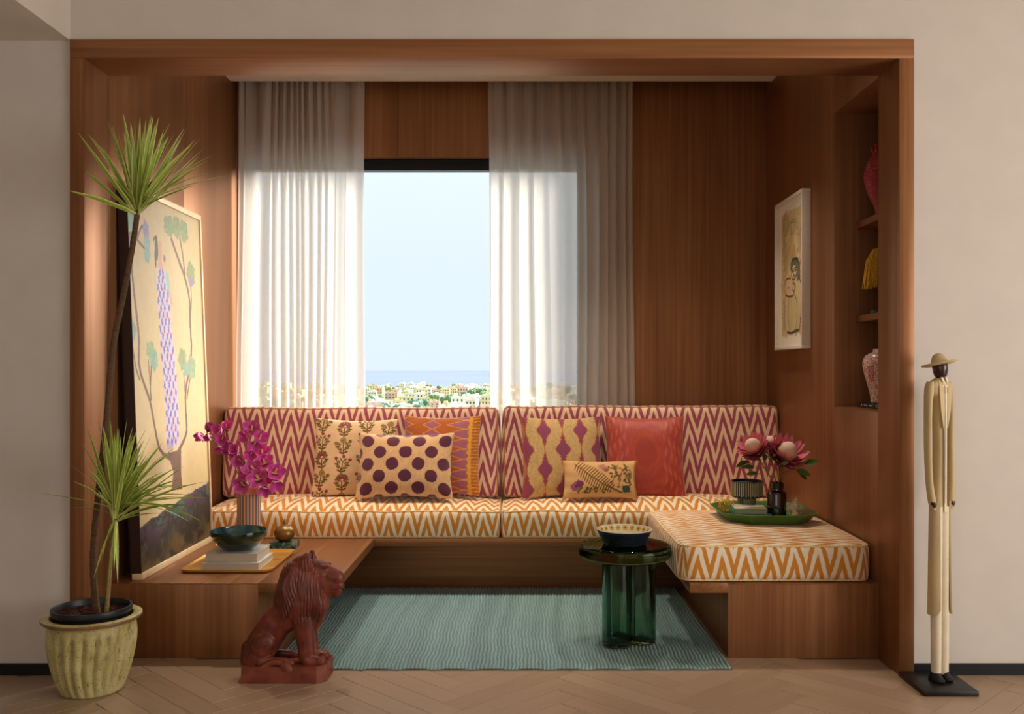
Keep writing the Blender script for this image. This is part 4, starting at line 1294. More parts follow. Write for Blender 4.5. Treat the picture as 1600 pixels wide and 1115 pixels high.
# ================================================================== proteas in the amber bottle (on the green tray)
BYY = .83
bt_b = P(1214, 806, BYY)
TZ = bt_b.z
bot = thing('bottle_vase', (bt_b.x, BYY, TZ), 'dark amber glass apothecary bottle holding proteas on the green tray', 'vase')
amber = NT('dark_amber_glass'); amber.bsdf(lin('#1c0a06'), .06, .6, 0, coat=.5); amber = amber.m
MB().lathe([(1.17 * r_, 1.18 * z_) for r_, z_ in ((0, 0), (.036, 0), (.039, .004), (.0395, .094), (.036, .103), (.026, .110), (.025, .116), (.0285, .118), (.0285, .141), (.026, .143), (.021, .142), (.021, .11), (.034, .098), (.036, .008), (0, .006))], 48).build('bottle_body', amber, bot)
br_m = M_attr('protea_bract', .55, .35, var=.08)
pk0, pk1 = np.array(lin('#b5304e')), np.array(lin('#e88a94'))
def bract_geo(L, Wd):
    V = []; F = []; C = []
    n = 7
    for i in range(n + 1):
        t = i / n; wv = Wd * math.sin(PI * (.12 + .88 * t)) ** .8 if t < 1 else 0.0003
        for k in range(3):
            s_ = k - 1
            V.append(Vector((.016 * math.sin(t * 2.2) + .30 * L * t * t, wv * s_, L * t - .1 * L * t * t + (0))) - Vector((abs(s_) * wv * .35, 0, 0)))
            cc = pk0 * (1 - t * .75) + pk1 * t * .75
            if t > .9: cc = cc * .6
            C.append(cc * (1.15 if s_ == 0 else .95))
    for i in range(n):
        for k in range(2):
            a = i * 3 + k; F.append((a, a + 1, a + 4, a + 3))
    return V, F, np.array(C)
BRC = []
for L0, w0 in ((.066, .0115), (.054, .0130), (.040, .0120)):
    v_, f_, c_ = bract_geo(L0, w0); o = mesh('bract', v_, f_, br_m, None, None, True, col=c_); BRC.append(o.data); bpy.data.objects.remove(o)
def dome():
    m = MB(); V = []; F = []; C = []
    n, k = 26, 72
    for i in range(n + 1):
        t = i / n; a = t * PI * .62
        for j in range(k):
            b = 2 * PI * j / k
            r = .028 * math.sin(a) * (1 + .045 * math.cos(j * PI)) ; z = .024 + .026 * -math.cos(PI - a) 
            V.append((r * math.cos(b + t * .4), r * math.sin(b + t * .4), .022 + .034 * math.cos(a)))
            c0 = np.array(lin('#e9c3b0')); c1 = np.array(lin('#c0a23e'))
            q = max(0, t - .45) / .55
            C.append((c0 * (1 - q) + c1 * q) * (1.08 if j % 2 == 0 else .66))
    for i in range(n):
        for j in range(k):
            j2 = (j + 1) % k; F.append((i * k + j, (i + 1) * k + j, (i + 1) * k + j2, i * k + j2))
    o = mesh('cone', V, F, br_m, None, None, True, col=np.array(C)); d = o.data; bpy.data.objects.remove(o); return d
DOME = dome()
leaf2 = M_plain('protea_leaf_green', '#3f5a24', .4, .5, scale=40, var=.25)
def oval_leaf(L, Wd, fold=.25, n=9):
    V = []; F = []
    for i in range(n + 1):
        t = i / n; wv = Wd * math.sin(PI * t) ** .7 if 0 < t < 1 else .0004
        for k in range(5):
            s_ = k / 2 - 1
            V.append(Vector((L * t, wv * s_, fold * wv * abs(s_) - .15 * L * t * t)))
    for i in range(n):
        for k in range(4): a = i * 5 + k; F.append((a, a + 1, a + 6, a + 5))
    return V, F
v_, f_ = oval_leaf(.052, .013); o = mesh('leaf', v_, f_, leaf2, None, None, True); LEAF = o.data; bpy.data.objects.remove(o)
org = Vector((bt_b.x, BYY, TZ + .02))
stem2 = M_plain('protea_stem', '#8a6a38', .6, .3)
def pc_(cx0, cy0, y): return P(1140 + cx0 / 6.19, 650 + cy0 / 6.19, y)
def protea(label, head_px, y, axis, sz, leaves, seed):
    rg = random.Random(seed)
    t = thing('protea', org, label, 'flower', 'proteas in the amber bottle')
    head = pc_(*head_px, y) - org
    ax = Vector(axis).normalized()
    base = head - ax * .05 * sz
    MB().tube(spline([(0, 0, 0), (rg.uniform(-.006, .006), rg.uniform(-.006, .006), .12), base * .75 + Vector((0, 0, .02)), base], 16), [.0032] * 16, 7).build('stem', stem2, t)
    X = ax.orthogonal().normalized(); Y = ax.cross(X)
    M = Matrix.Translation(base) @ Matrix((X, Y, ax)).transposed().to_4x4() @ Matrix.Scale(sz * 1.3, 4)
    hd = bpy.data.objects.new('flower_head', None); COL.objects.link(hd); hd.empty_display_size = .01; hd.parent = t; hd.matrix_local = M
    d = bpy.data.objects.new('cone', DOME); COL.objects.link(d); d.parent = hd; d.matrix_local = Matrix.Translation((0, 0, .004))
    for ring, (n, kind, opn, z0, r0) in enumerate(((17, 0, .20, .0, .016), (15, 1, .36, -.004, .015), (13, 2, .58, -.010, .011))):
        for k in range(n):
            a = 2 * PI * (k + .5 * ring) / n + rg.uniform(-.08, .08)
            b = bpy.data.objects.new('bract', BRC[kind]); COL.objects.link(b); b.parent = hd
            b.matrix_local = Matrix.Translation((0, 0, z0)) @ Matrix.Rotation(a, 4, 'Z') @ Matrix.Translation((r0, 0, 0)) @ Matrix.Rotation(opn + rg.uniform(-.12, .12), 4, 'Y')
    for q_ in range(9):
        a_ = 2 * PI * q_ / 9 + rg.uniform(-.3, .3)
        l = bpy.data.objects.new('leaf', LEAF); COL.objects.link(l); l.parent = t
        l.matrix_local = Matrix.Translation(base * rg.uniform(.86, .97)) @ Matrix.Rotation(a_, 4, 'Z') @ Matrix.Rotation(rg.uniform(-.7, .1), 4, 'Y') @ Matrix.Rotation(rg.uniform(-.6, .6), 4, 'X') @ Matrix.Scale(rg.uniform(.75, 1.0), 4)
    for (a, b, dy, rz, ry, s_) in leaves:
        p = pc_(a, b, y + dy) - org
        q = base * .72
        MB().tube(spline([q, (q + p) / 2 + Vector((0, 0, -.006)), p], 6), .0014, 5).build('leaf_stalk', stem2, t)
        l = bpy.data.objects.new('leaf', LEAF); COL.objects.link(l); l.parent = t
        l.matrix_local = Matrix.Translation(p) @ Matrix.Rotation(rz, 4, 'Z') @ Matrix.Rotation(ry, 4, 'Y') @ Matrix.Rotation(R(50), 4, 'X') @ Matrix.Scale(s_ * 1.4, 4)
protea('pink king protea leaning left with a pale round centre', (215, 270), BYY - .02, (-.50, -.42, .75), 1.05,
       [(190, 440, -.02, PI, R(15), 1.0), (240, 500, -.02, PI + .1, R(-10), .95), (280, 560, -.03, PI - .1, R(-5), .85), (300, 420, .02, PI, R(-10), .9), (330, 430, -.05, R(60), R(-40), .8)], 1)
protea('large pink king protea facing forward at right of the bouquet', (575, 320), BYY - .03, (.28, -.60, .75), 1.30,
       [(720, 470, .0, R(10), R(-15), 1.1), (640, 520, -.03, R(-20), R(15), 1.0), (660, 540, -.02, R(0), R(35), .8), (480, 470, -.04, R(-60), R(-20), .8), (640, 470, .02, R(30), R(-25), 1.0)], 2)
protea('small pale protea half hidden behind the other two blooms', (395, 235), BYY + .03, (.0, -.2, 1.0), .85,
       [(370, 350, -.04, R(100), R(-60), .9), (400, 420, -.06, R(-90), R(-30), .9), (440, 440, -.05, R(-70), R(-40), .9), (350, 330, -.03, R(80), R(-70), .8)], 3)
# ================================================================== things on the left bench
wood_tray = M_wood('golden_burl_wood', '#a8762c', '#dba955', 0, .3, .5, 14)
def rrect(x0, x1, y0, y1, r, n=6):
    pts = []
    for (cx0, cy0, a0) in ((x1 - r, y0 + r, -90), (x1 - r, y1 - r, 0), (x0 + r, y1 - r, 90), (x0 + r, y0 + r, 180)):
        for i in range(n + 1):
            a = R(a0 + 90 * i / n); pts.append((cx0 + r * math.cos(a), cy0 + r * math.sin(a)))
    return pts
def loft(rings, cap0=True, cap1=True):
    """rings: list of equal-length point lists"""
    m = MB(); V = []; F = []
    n = len(rings[0])
    for r_ in rings: V += [Vector(p) for p in r_]
    for j in range(len(rings) - 1):
        for i in range(n):
            i2 = (i + 1) % n; F.append((j * n + i, j * n + i2, (j + 1) * n + i2, (j + 1) * n + i))
    if cap0: F.append(tuple(range(n - 1, -1, -1)))
    if cap1: F.append(tuple((len(rings) - 1) * n + i for i in range(n)))
    return m.add(V, F)
def ring_at(pts, cx0, cy0, s, z): return [(cx0 + (x - cx0) * s, cy0 + (y - cy0) * s, z) for x, y in pts]

tx0, tx1, ty0, ty1 = -1.54, -1.125, .40, .90
tc_ = ((tx0 + tx1) / 2, (ty0 + ty1) / 2)
t = thing('serving_tray', (tc_[0], tc_[1], BT), 'golden burl wood tray under two grey books on the left bench', 'tray')
hw, hd_ = (tx1 - tx0) / 2, (ty1 - ty0) / 2
rr_ = [rrect(-hw + d, hw - d, -hd_ + d, hd_ - d, .045) for d in (.012, .002, 0, .003, .010)]
loft([[(x, y, z) for x, y in q] for q, z in ((rr_[0], .0003), (rr_[1], .008), (rr_[2], .0165), (rr_[3], .0170), (rr_[4], .0085))]).build('tray_body', wood_tray, t)

pages = M_plain('book_pages', '#b3a48f', .8, .2, scale=4, var=.10, stretch=(1, 1, 400))
def book(name, loc, w_, d_, h_, cover, label, cat='book', rotz=0.0, group=None, spine=0, title=None, cov_t=.003):
    b = thing(name, loc, label, cat, group, rotz)
    MB().box(-w_ / 2, w_ / 2, -d_ / 2, d_ / 2, 0, cov_t, .0006).build('cover', cover, b)
    MB().box(-w_ / 2, w_ / 2, -d_ / 2, d_ / 2, h_ - cov_t, h_, .0006).build('cover', cover, b)
    if spine == 0: MB().box(-w_ / 2 - .001, -w_ / 2 + .003, -d_ / 2, d_ / 2, 0, h_, .0008).build('spine', cover, b)
    else: MB().box(-w_ / 2, w_ / 2, -d_ / 2 - .001, -d_ / 2 + .003, 0, h_, .0008).build('spine', cover, b)
    MB().box(-w_ / 2 + .003, w_ / 2 - .004, -d_ / 2 + .0035, d_ / 2 - .004, cov_t, h_ - cov_t).build('page_block', pages, b, smooth=False)
    return b
gc = M_plain('grey_book_cloth', '#aba69f', .6, .3, var=.06)
gc2 = M_plain('pale_grey_book_cloth', '#c4bdb2', .6, .3, var=.06)
B1 = BT + .0087
book('coffee_table_book', (-1.318, .565, B1), .262, .245, .031, gc2, 'pale grey hardback, lower of the two books on the burl tray', group='books on the burl tray')
ub = book('coffee_table_book', (-1.318, .575, B1 + .0312), .235, .225, .038, gc, 'grey hardback under the green bowl, upper of the two books', group='books on the burl tray')
B2 = B1 + .0312 + .0382
t = thing('bowl', (-1.315, .56, B2), 'glossy dark green bowl with teal inside on stacked grey books', 'bowl')
dkgreen = M_plain('dark_green_lacquer', '#132a1c', .12, .6, var=.25, scale=8, coat=.5)
teal_in = M_plain('teal_lacquer', '#1d4c55', .1, .6, var=.3, scale=10, coat=.6)
MB().lathe([(0, 0), (.048, 0), (.052, .002), (.085, .016), (.112, .042), (.126, .072), (.1295, .090), (.1285, .0925), (.1262, .091)], 72).build('bowl_outside', dkgreen, t)
MB().lathe([(.1262, .091), (.122, .072), (.108, .045), (.082, .021), (.050, .008), (0, .007)], 72).build('bowl_inside', teal_in, t)

t = thing('marble_block', (-1.217, 1.02, BT), 'square dark green marble block carrying the brass globe', 'plinth')
gmar = NT('green_marble'); f_ = gmar.noise(gmar.coord(), 22, 6, .7, 1.2)
gmar.bsdf(gmar.ramp(f_, [(.35, lin('#16302a')), (.55, lin('#2f4f44')), (.62, lin('#7d9488')), (.68, lin('#294a40'))]), .2, .5); gmar = gmar.m
MB().box(-.066, .066, -.05, .05, 0, .034, .002).build('block', gmar, t)
brass = M_plain('aged_brass', '#85683c', .40, .5, .9, var=.25, scale=18)
t = thing('brass_globe', (-1.217, 1.02, BT + .0341), 'round brass incense globe with a pointed finial', 'incense burner')
MB().lathe([(0, 0), (.026, 0), (.030, .003), (.043, .012), (.0515, .030), (.0525, .0405)], 48).build('globe_base', brass, t)
MB().lathe([(.0535, .040), (.0535, .0432), (.050, .058), (.038, .073), (.022, .081), (.012, .085), (.008, .092), (.0105, .097), (.007, .103), (.002, .112), (0, .1125)], 48).build('globe_lid', brass, t)

# ================================================================== things on the right bench cushion
TB = .5085
green_en = M_plain('green_enamel', '#47702a', .35, .5, var=.12, scale=6, coat=.3)
gx, gy = 1.195, .82
t = thing('octagonal_tray', (gx, gy, TB), 'green octagonal enamel tray on the side bench cushion', 'tray')
def octo(a, b, c, z): return [(-a + c, -b, z), (a - c, -b, z), (a, -b + c, z), (a, b - c, z), (a - c, b, z), (-a + c, b, z), (-a, b - c, z), (-a, -b + c, z)]
loft([octo(.188, .215, .085, 0), octo(.232, .252, .10, .046), octo(.229, .249, .099, .0475), octo(.185, .212, .084, .0042)]).build('tray_body', green_en, t, angle=20)
FZ = TB + .0046
multi = NT('printed_book_cover'); oc_ = multi.coord()
vv = multi.n('ShaderNodeTexVoronoi'); multi.l(multi.scale(oc_, (60, 90, 1)), vv.inputs['Vector']); vv.inputs['Scale'].default_value = 1.0
hs = multi.n('ShaderNodeSeparateColor'); multi.l(vv.outputs['Color'], hs.inputs[0])
sep_ = multi.n('ShaderNodeSeparateXYZ'); multi.l(oc_, sep_.inputs[0])
cband = multi.ramp(multi.math('MULTIPLY_ADD', sep_.outputs[1], 5.5, .5), [(.0, lin('#c8b45a')), (.30, lin('#cfc8b8')), (.55, lin('#c9867a')), (.8, lin('#6aa084'))])
multi.bsdf(multi.mix(multi.math('GREATER_THAN', hs.outputs[0], .55), cband, lin('#d8cfae')), .4, .4); multi = multi.m
mint = M_plain('mint_book_cover', '#5f9a84', .5, .4, var=.1)
blue_c = M_plain('blue_book_cover', '#4a7d90', .5, .4, var=.1)
book('small_book', (1.145, .852, FZ), .172, .165, .018, blue_c, 'thin blue book under the printed one on the green tray', group='books on the green tray', rotz=R(2))
pb = book('small_book', (1.138, .850, FZ + .0181), .160, .158, .026, mint, 'small mint book with colourful printed cover on the green tray', group='books on the green tray', rotz=R(-6))
MB().box(-.077, .077, -.077, .077, .0258, .0264).build('cover_print', multi, pb, smooth=False)
# pedestal pot with stripes
t = thing('striped_pot', (P(1167, 780, .985).x, .985, FZ), 'black and cream striped pedestal pot at the back of the green tray', 'pot')
blk = M_plain('black_glazed_clay', '#17181a', .4, .5)
crm = M_plain('cream_slip', '#b9ab84', .55, .4, var=.15)
MB().lathe([(0, 0), (.043, 0), (.045, .002), (.046, .072), (.049, .075), (.076, .076), (.079, .080), (.079, .158), (.077, .160), (.072, .159), (.071, .09), (0, .085)], 72).build('pot_body', blk, t, angle=30)
st = MB()
def stripes(r, z0, z1, n, wdt, d=.0012):
    for k in range(n):
        a = 2 * PI * k / n
        M = Matrix.Rotation(a, 4, 'Z')
        st.box(r - .001, r + d, -wdt, wdt, z0 + .002 * math.sin(k * 3), z1 - .002 * math.cos(k * 5), M=M)
stripes(.0795, .084, .154, 44, .0024); stripes(.0455, .006, .070, 28, .0021)
so_ = st.build('stripe_relief', crm, t, smooth=False); so_['kind'] = 'stuff'
# woven cane piece and shells
t = thing('cane_lattice', (1.045, .93, FZ), 'yellow woven cane knot at the left end of the green tray', 'ornament')
cane = M_plain('yellow_cane', '#c8973a', .55, .4, var=.2)
for k in range(7):
    a = PI * k / 7; tl = R(62)
    ptsr = []
    for i in range(28):
        b = 2 * PI * i / 28
        p = Matrix.Rotation(a, 3, 'Z') @ Matrix.Rotation(tl, 3, 'X') @ Vector((.040 * math.cos(b), .034 * math.sin(b), 0))
        ptsr.append(p * 1.0 + Vector((0, 0, .036)))
    MB().loop_tube(ptsr, .0024, 6).build('cane_strand', cane, t)
shell_m = M_plain('pale_shell', '#d9c9a4', .35, .5, var=.2, scale=60)
def shell(loc, L, rot, label):
    V = []; F = []
    n, m = 90, 12
    for i in range(n + 1):
        t_ = i / n; a = t_ * 5.5 * 2 * PI; rr2 = L * .30 * (1 - t_) ** 1.1; z = L * t_
        c0 = Vector((rr2 * .55 * math.cos(a), rr2 * .55 * math.sin(a), z * .85))
        tub = rr2 * .62 + .0004
        if (i % 8) == 0 and t_ < .7: tub *= 1.35
        for k in range(m):
            b = 2 * PI * k / m
            V.append(c0 + Vector((math.cos(a) * math.cos(b), math.sin(a) * math.cos(b), math.sin(b))) * tub)
    for i in range(n):
        for k in range(m): k2 = (k + 1) % m; F.append((i * m + k, i * m + k2, (i + 1) * m + k2, (i + 1) * m + k))
    s = MB().add(V, F)
    zmin = 0
    o = s.build('sea_shell', shell_m, None)
    o.rotation_euler = rot
    M = o.rotation_euler.to_matrix()
    zmin = min((M @ v.co).z for v in o.data.vertices)
    o.location = (loc[0], loc[1], loc[2] - zmin)
    return tag(o, label, 'shell', 'shells on the green tray')
shell((1.344, .80, FZ), .100, (R(-14), R(18), 0), 'tall pale spiral sea shell standing beside the amber bottle')
shell((1.335, .725, FZ), .062, (R(-35), R(20), R(30)), 'small pinkish sea shell near the right corner of the green tray')

# ================================================================== green glass side table with its bowl
gxx, gyy = .471, .41
RT = .0136
t = thing('side_table', (gxx, gyy, RT), 'green glass side table with lobed column standing on the teal rug', 'side table')
gg = M_glass('bottle_green_glass', '#a3b39c'); gg2 = M_glass('pale_green_glass', '#cddcd1')
def trefoil(rc, rl, n=144, rot=R(-143)):
    pts = []
    cs = [Vector((rc * math.cos(rot + k * 2 * PI / 3 + R(18)), rc * math.sin(rot + k * 2 * PI / 3 + R(18)))) for k in range(3)]
    for i in range(n):
        a = 2 * PI * i / n; d = Vector((math.cos(a), math.sin(a))); best = 0
        for c0 in cs:
            b = d.dot(c0); q = b * b - c0.length_squared + rl * rl
            if q > 0: best = max(best, b + math.sqrt(q))
        pts.append((a, best))
    # smooth the notches
    rr3 = [b for a, b in pts]
    for _ in range(14): rr3 = [(rr3[i - 1] + 2 * rr3[i] + rr3[(i + 1) % n]) / 4 for i in range(n)]
    return [(rr3[i] * math.cos(pts[i][0]), rr3[i] * math.sin(pts[i][0])) for i in range(n)]
to = trefoil(.074, .066); ti = trefoil(.071, .057)
def rz(pts, s, z): return [(x * s, y * s, z) for x, y in pts]
loft([rz(to, .90, 0), rz(to, .97, .003), rz(to, 1, .012), rz(to, 1, .372), rz(to, 1.0, .3785), rz(ti, 1.0, .3785), rz(ti, 1, .03), rz(ti, .96, .020), rz(ti, .85, .016)]).build('column', gg2, t, angle=50)
prof = [(0, .379)] + [(x, z) for x, z in ((.150, .379), (.188, .380), (.200, .385), (.2055, .396), (.2058, .412), (.2055, .427), (.200, .438), (.188, .4428), (.16, .4435), (0, .4435))]
MB().lathe([prof[0]] + [tuple(v) for v in spline(prof[1:-1], 34)] + [prof[-1]], 96).build('table_top', gg, t, angle=50)
tt = RT + .4438
b_ = thing('bowl', (gxx - .003, gyy - .01, tt), 'dark bowl with yellow daisy pattern inside on the green glass table', 'bowl')
dk = M_plain('blue_black_glaze', '#191f26', .25, .5, var=.2)
MB().lathe([(0, 0), (.088, 0), (.095, .003), (.118, .052), (.1245, .062), (.1242, .066), (.121, .0665)], 80).build('bowl_outside', dk, b_, angle=40)
MB().lathe([(.1243, .0655), (.1225, .0685), (.1195, .0672)], 80).build('rim', M_plain('pale_rim', '#c7c6d2', .3, .5), b_)
mint_in = M_plain('cream_inside_glaze', '#d9cfa8', .25, .5, var=.08)
MB().lathe([(.1198, .067), (.112, .048), (.090, .010), (0, .008)], 80).build('bowl_inside', mint_in, b_)
yl, gn = M_plain('yellow_daisy', '#c9a02c', .3, .5), M_plain('olive_daisy_centre', '#4f5a24', .3, .5)
for k in range(22):
    a = 2 * PI * k / 22
    fm_ = MB()
    cM = Matrix.Rotation(a, 4, 'Z') @ Matrix.Translation((.1135, 0, .0535)) @ Matrix.Rotation(R(-65), 4, 'Y')
    for j in range(8):
        b2 = 2 * PI * j / 8
        fm_.ball((0, 0, 0), (.0045, .0022, .0008), u=8, vv=4, M=cM @ Matrix.Rotation(b2, 4, 'Z') @ Matrix.Translation((.008, 0, 0)))
    # ball() ignores the translation of M for its centre, so shift by hand
    fm_.v = []; fm_.f = []
    for j in range(8):
        b2 = 2 * PI * j / 8
        MM = cM @ Matrix.Rotation(b2, 4, 'Z')
        n0 = len(fm_.v)
        ring = [(.002, 0), (.007, .0027), (.0128, .0018), (.0138, 0), (.0128, -.0018), (.007, -.0027)]
        fm_.add([MM @ Vector((x, y, .0008)) for x, y in ring], [tuple(range(6))])
    fm_.build('daisy', yl, b_, smooth=False, recalc=False)
    MB().add([cM @ Vector((.0036 * math.cos(q * PI / 4), .0036 * math.sin(q * PI / 4), .0012)) for q in range(8)], [tuple(range(8))]).build('daisy_centre', gn, b_, smooth=False, recalc=False)

# ================================================================== niche
def helix_vase():
    y = .60; x = 1.705; z = P(1337, 353, NY).z + .016
    t = thing('basket_vase', (x, y, z), 'tall red ribbed basket vase on the top niche shelf', 'vase')
    red = M_plain('red_lacquered_cane', '#8f1c24', .45, .5, var=.3, scale=80)
    pr = [(.040, 0), (.042, .004), (.040, .03), (.046, .06), (.075, .12), (.098, .19), (.104, .24), (.098, .29), (.080, .335), (.058, .37), (.047, .385), (.050, .392), (.050, .42), (.046, .432), (.036, .43), (.036, .38), (0, .37)]
    K = .785
    body = [tuple(v) for v in spline(pr[3:11], 150)]
    def rib(a, tt_, zz): return 1 + .022 * math.sin(zz * 620 + a * 1) * (1 if .06 < zz / K < .385 else 0)
    MB().lathe([(r_ * K, z_ * K) for r_, z_ in [(0, 0)] + pr[:3] + body + pr[11:]], 72, mod=rib).build('vase_body', red, t, angle=70)
    for k in range(10):
        a = 2 * PI * k / 10
        MB().loop_tube([(K * (.046 + .014 * math.cos(b)) * math.cos(a), K * (.046 + .014 * math.cos(b)) * math.sin(a), K * (.407 + .016 * math.sin(b))) for b in [2 * PI * i / 12 for i in range(12)]], .005, 6).build('rim_wrap', red, t)
helix_vase()
def tassel():
    z = P(1337, 498.5, NY).z + .016; x, y = 1.705, .60
    t = thing('tassel_ornament', (x, y, z), 'golden yellow fringed tassel on a dark stand in the niche', 'ornament')
    MB().lathe([(0, 0), (.055, 0), (.057, .004), (.055, .018), (.02, .024), (.008, .03), (.007, .30), (0, .305)], 32).build('stand', M_plain('dark_teal_stand', '#12211f', .4, .5), t)
    gold = M_plain('golden_thread', '#c08f1e', .55, .4, var=.35, scale=120)
    rg = random.Random(8)
    MB().lathe([(0, .315), (.02, .313), (.035, .300), (.045, .285), (.040, .28), (0, .28)], 32).build('tassel_cap', gold, t)
    fr2 = MB()
    for k in range(260):
        a = rg.uniform(0, 2 * PI); r0 = rg.uniform(.02, .042); r1 = rg.uniform(.06, .088); z1_ = rg.uniform(.115, .15)
        fr2.tube([(r0 * math.cos(a), r0 * math.sin(a), .305), (r1 * .8 * math.cos(a + .05), r1 * .8 * math.sin(a + .05), .25), (r1 * math.cos(a + .06), r1 * math.sin(a + .06), z1_)], [.0032, .003, .0022], 5)
    f2 = fr2.build('fringe', gold, t); f2['kind'] = 'stuff'
tassel()
bkz = NB + .0008
bk = book('black_book', (1.69, .585, bkz), .13, .20, .026, M_plain('black_book_cover', '#0c0c0d', .4, .4), 'black hardback with white spine lettering under the pink speckled jar')
# spine lettering (small white marks too fine to read) on the side that faces the room
sp = MB()
for y_, w_, h_ in ((-.055, .034, .004), (-.045, .03, .0), (.0, .016, .003), (.022, .012, .003), (.06, .010, .007)):
    if h_ > 0: sp.box(-.0665, -.0658, y_ - w_ / 2, y_ + w_ / 2, .013 - h_ / 2, .013 + h_ / 2)
sp.build('spine_lettering', M_plain('white_print', '#c9c4ba', .6), bk, smooth=False)
def jar():
    x, y = 1.70, .585; z = bkz + .0262
    t = thing('speckled_jar', (x, y, z), 'pink speckled porcelain jar with red marks on the niche floor', 'jar')
    m = NT('pink_speckled_porcelain'); oc2 = m.coord()
    v_ = m.n('ShaderNodeTexVoronoi'); m.l(oc2, v_.inputs['Vector']); v_.inputs['Scale'].default_value = 120
    nn = m.noise(oc2, 140, 3, .7)
    c_ = m.ramp(nn, [(.44, lin('#a8605c')), (.52, lin('#d8b4a6')), (.62, lin('#e2cbbd'))])
    m.bsdf(c_, .25, .5)
    pr = [(0, 0), (.050, 0), (.052, .003), (.054, .03), (.066, .08), (.080, .13), (.088, .17), (.086, .20), (.072, .222), (.05, .233), (.042, .238), (.042, .25), (.036, .252), (.034, .238), (0, .235)]
    MB().lathe([pr[0], pr[1]] + [tuple(v) for v in spline(pr[2:10], 40)] + pr[10:], 64).build('jar_body', m.m, t)
    rm = M_plain('red_seal_glaze', '#a02a3c', .35, .5)
    cm = MB()
    a0 = R(-150)
    def mark(z0, z1, da0, da1):
        zs = (z0 + z1) / 2; r = np.interp(zs, [.03, .08, .13, .17, .20], [.054, .066, .080, .088, .086]) + .0006
        V = []
        for a_, z_ in ((da0, z0), (da1, z0), (da1, z1), (da0, z1)):
            rr4 = np.interp(z_, [.03, .08, .13, .17, .20], [.054, .066, .080, .088, .086]) + .0008
            V.append((rr4 * math.cos(a0 + a_), rr4 * math.sin(a0 + a_), z_))
        cm.add(V, [(0, 1, 2, 3)])
    for zb in (.10, .125, .15):
        for da in (-.16, .05):
            mark(zb, zb + .004, da, da + .17); mark(zb + .016, zb + .020, da, da + .17)
            mark(zb, zb + .020, da, da + .035); mark(zb, zb + .020, da + .135, da + .17)
    cm.build('red_character_mark', rm, t, smooth=False, recalc=False)
jar()
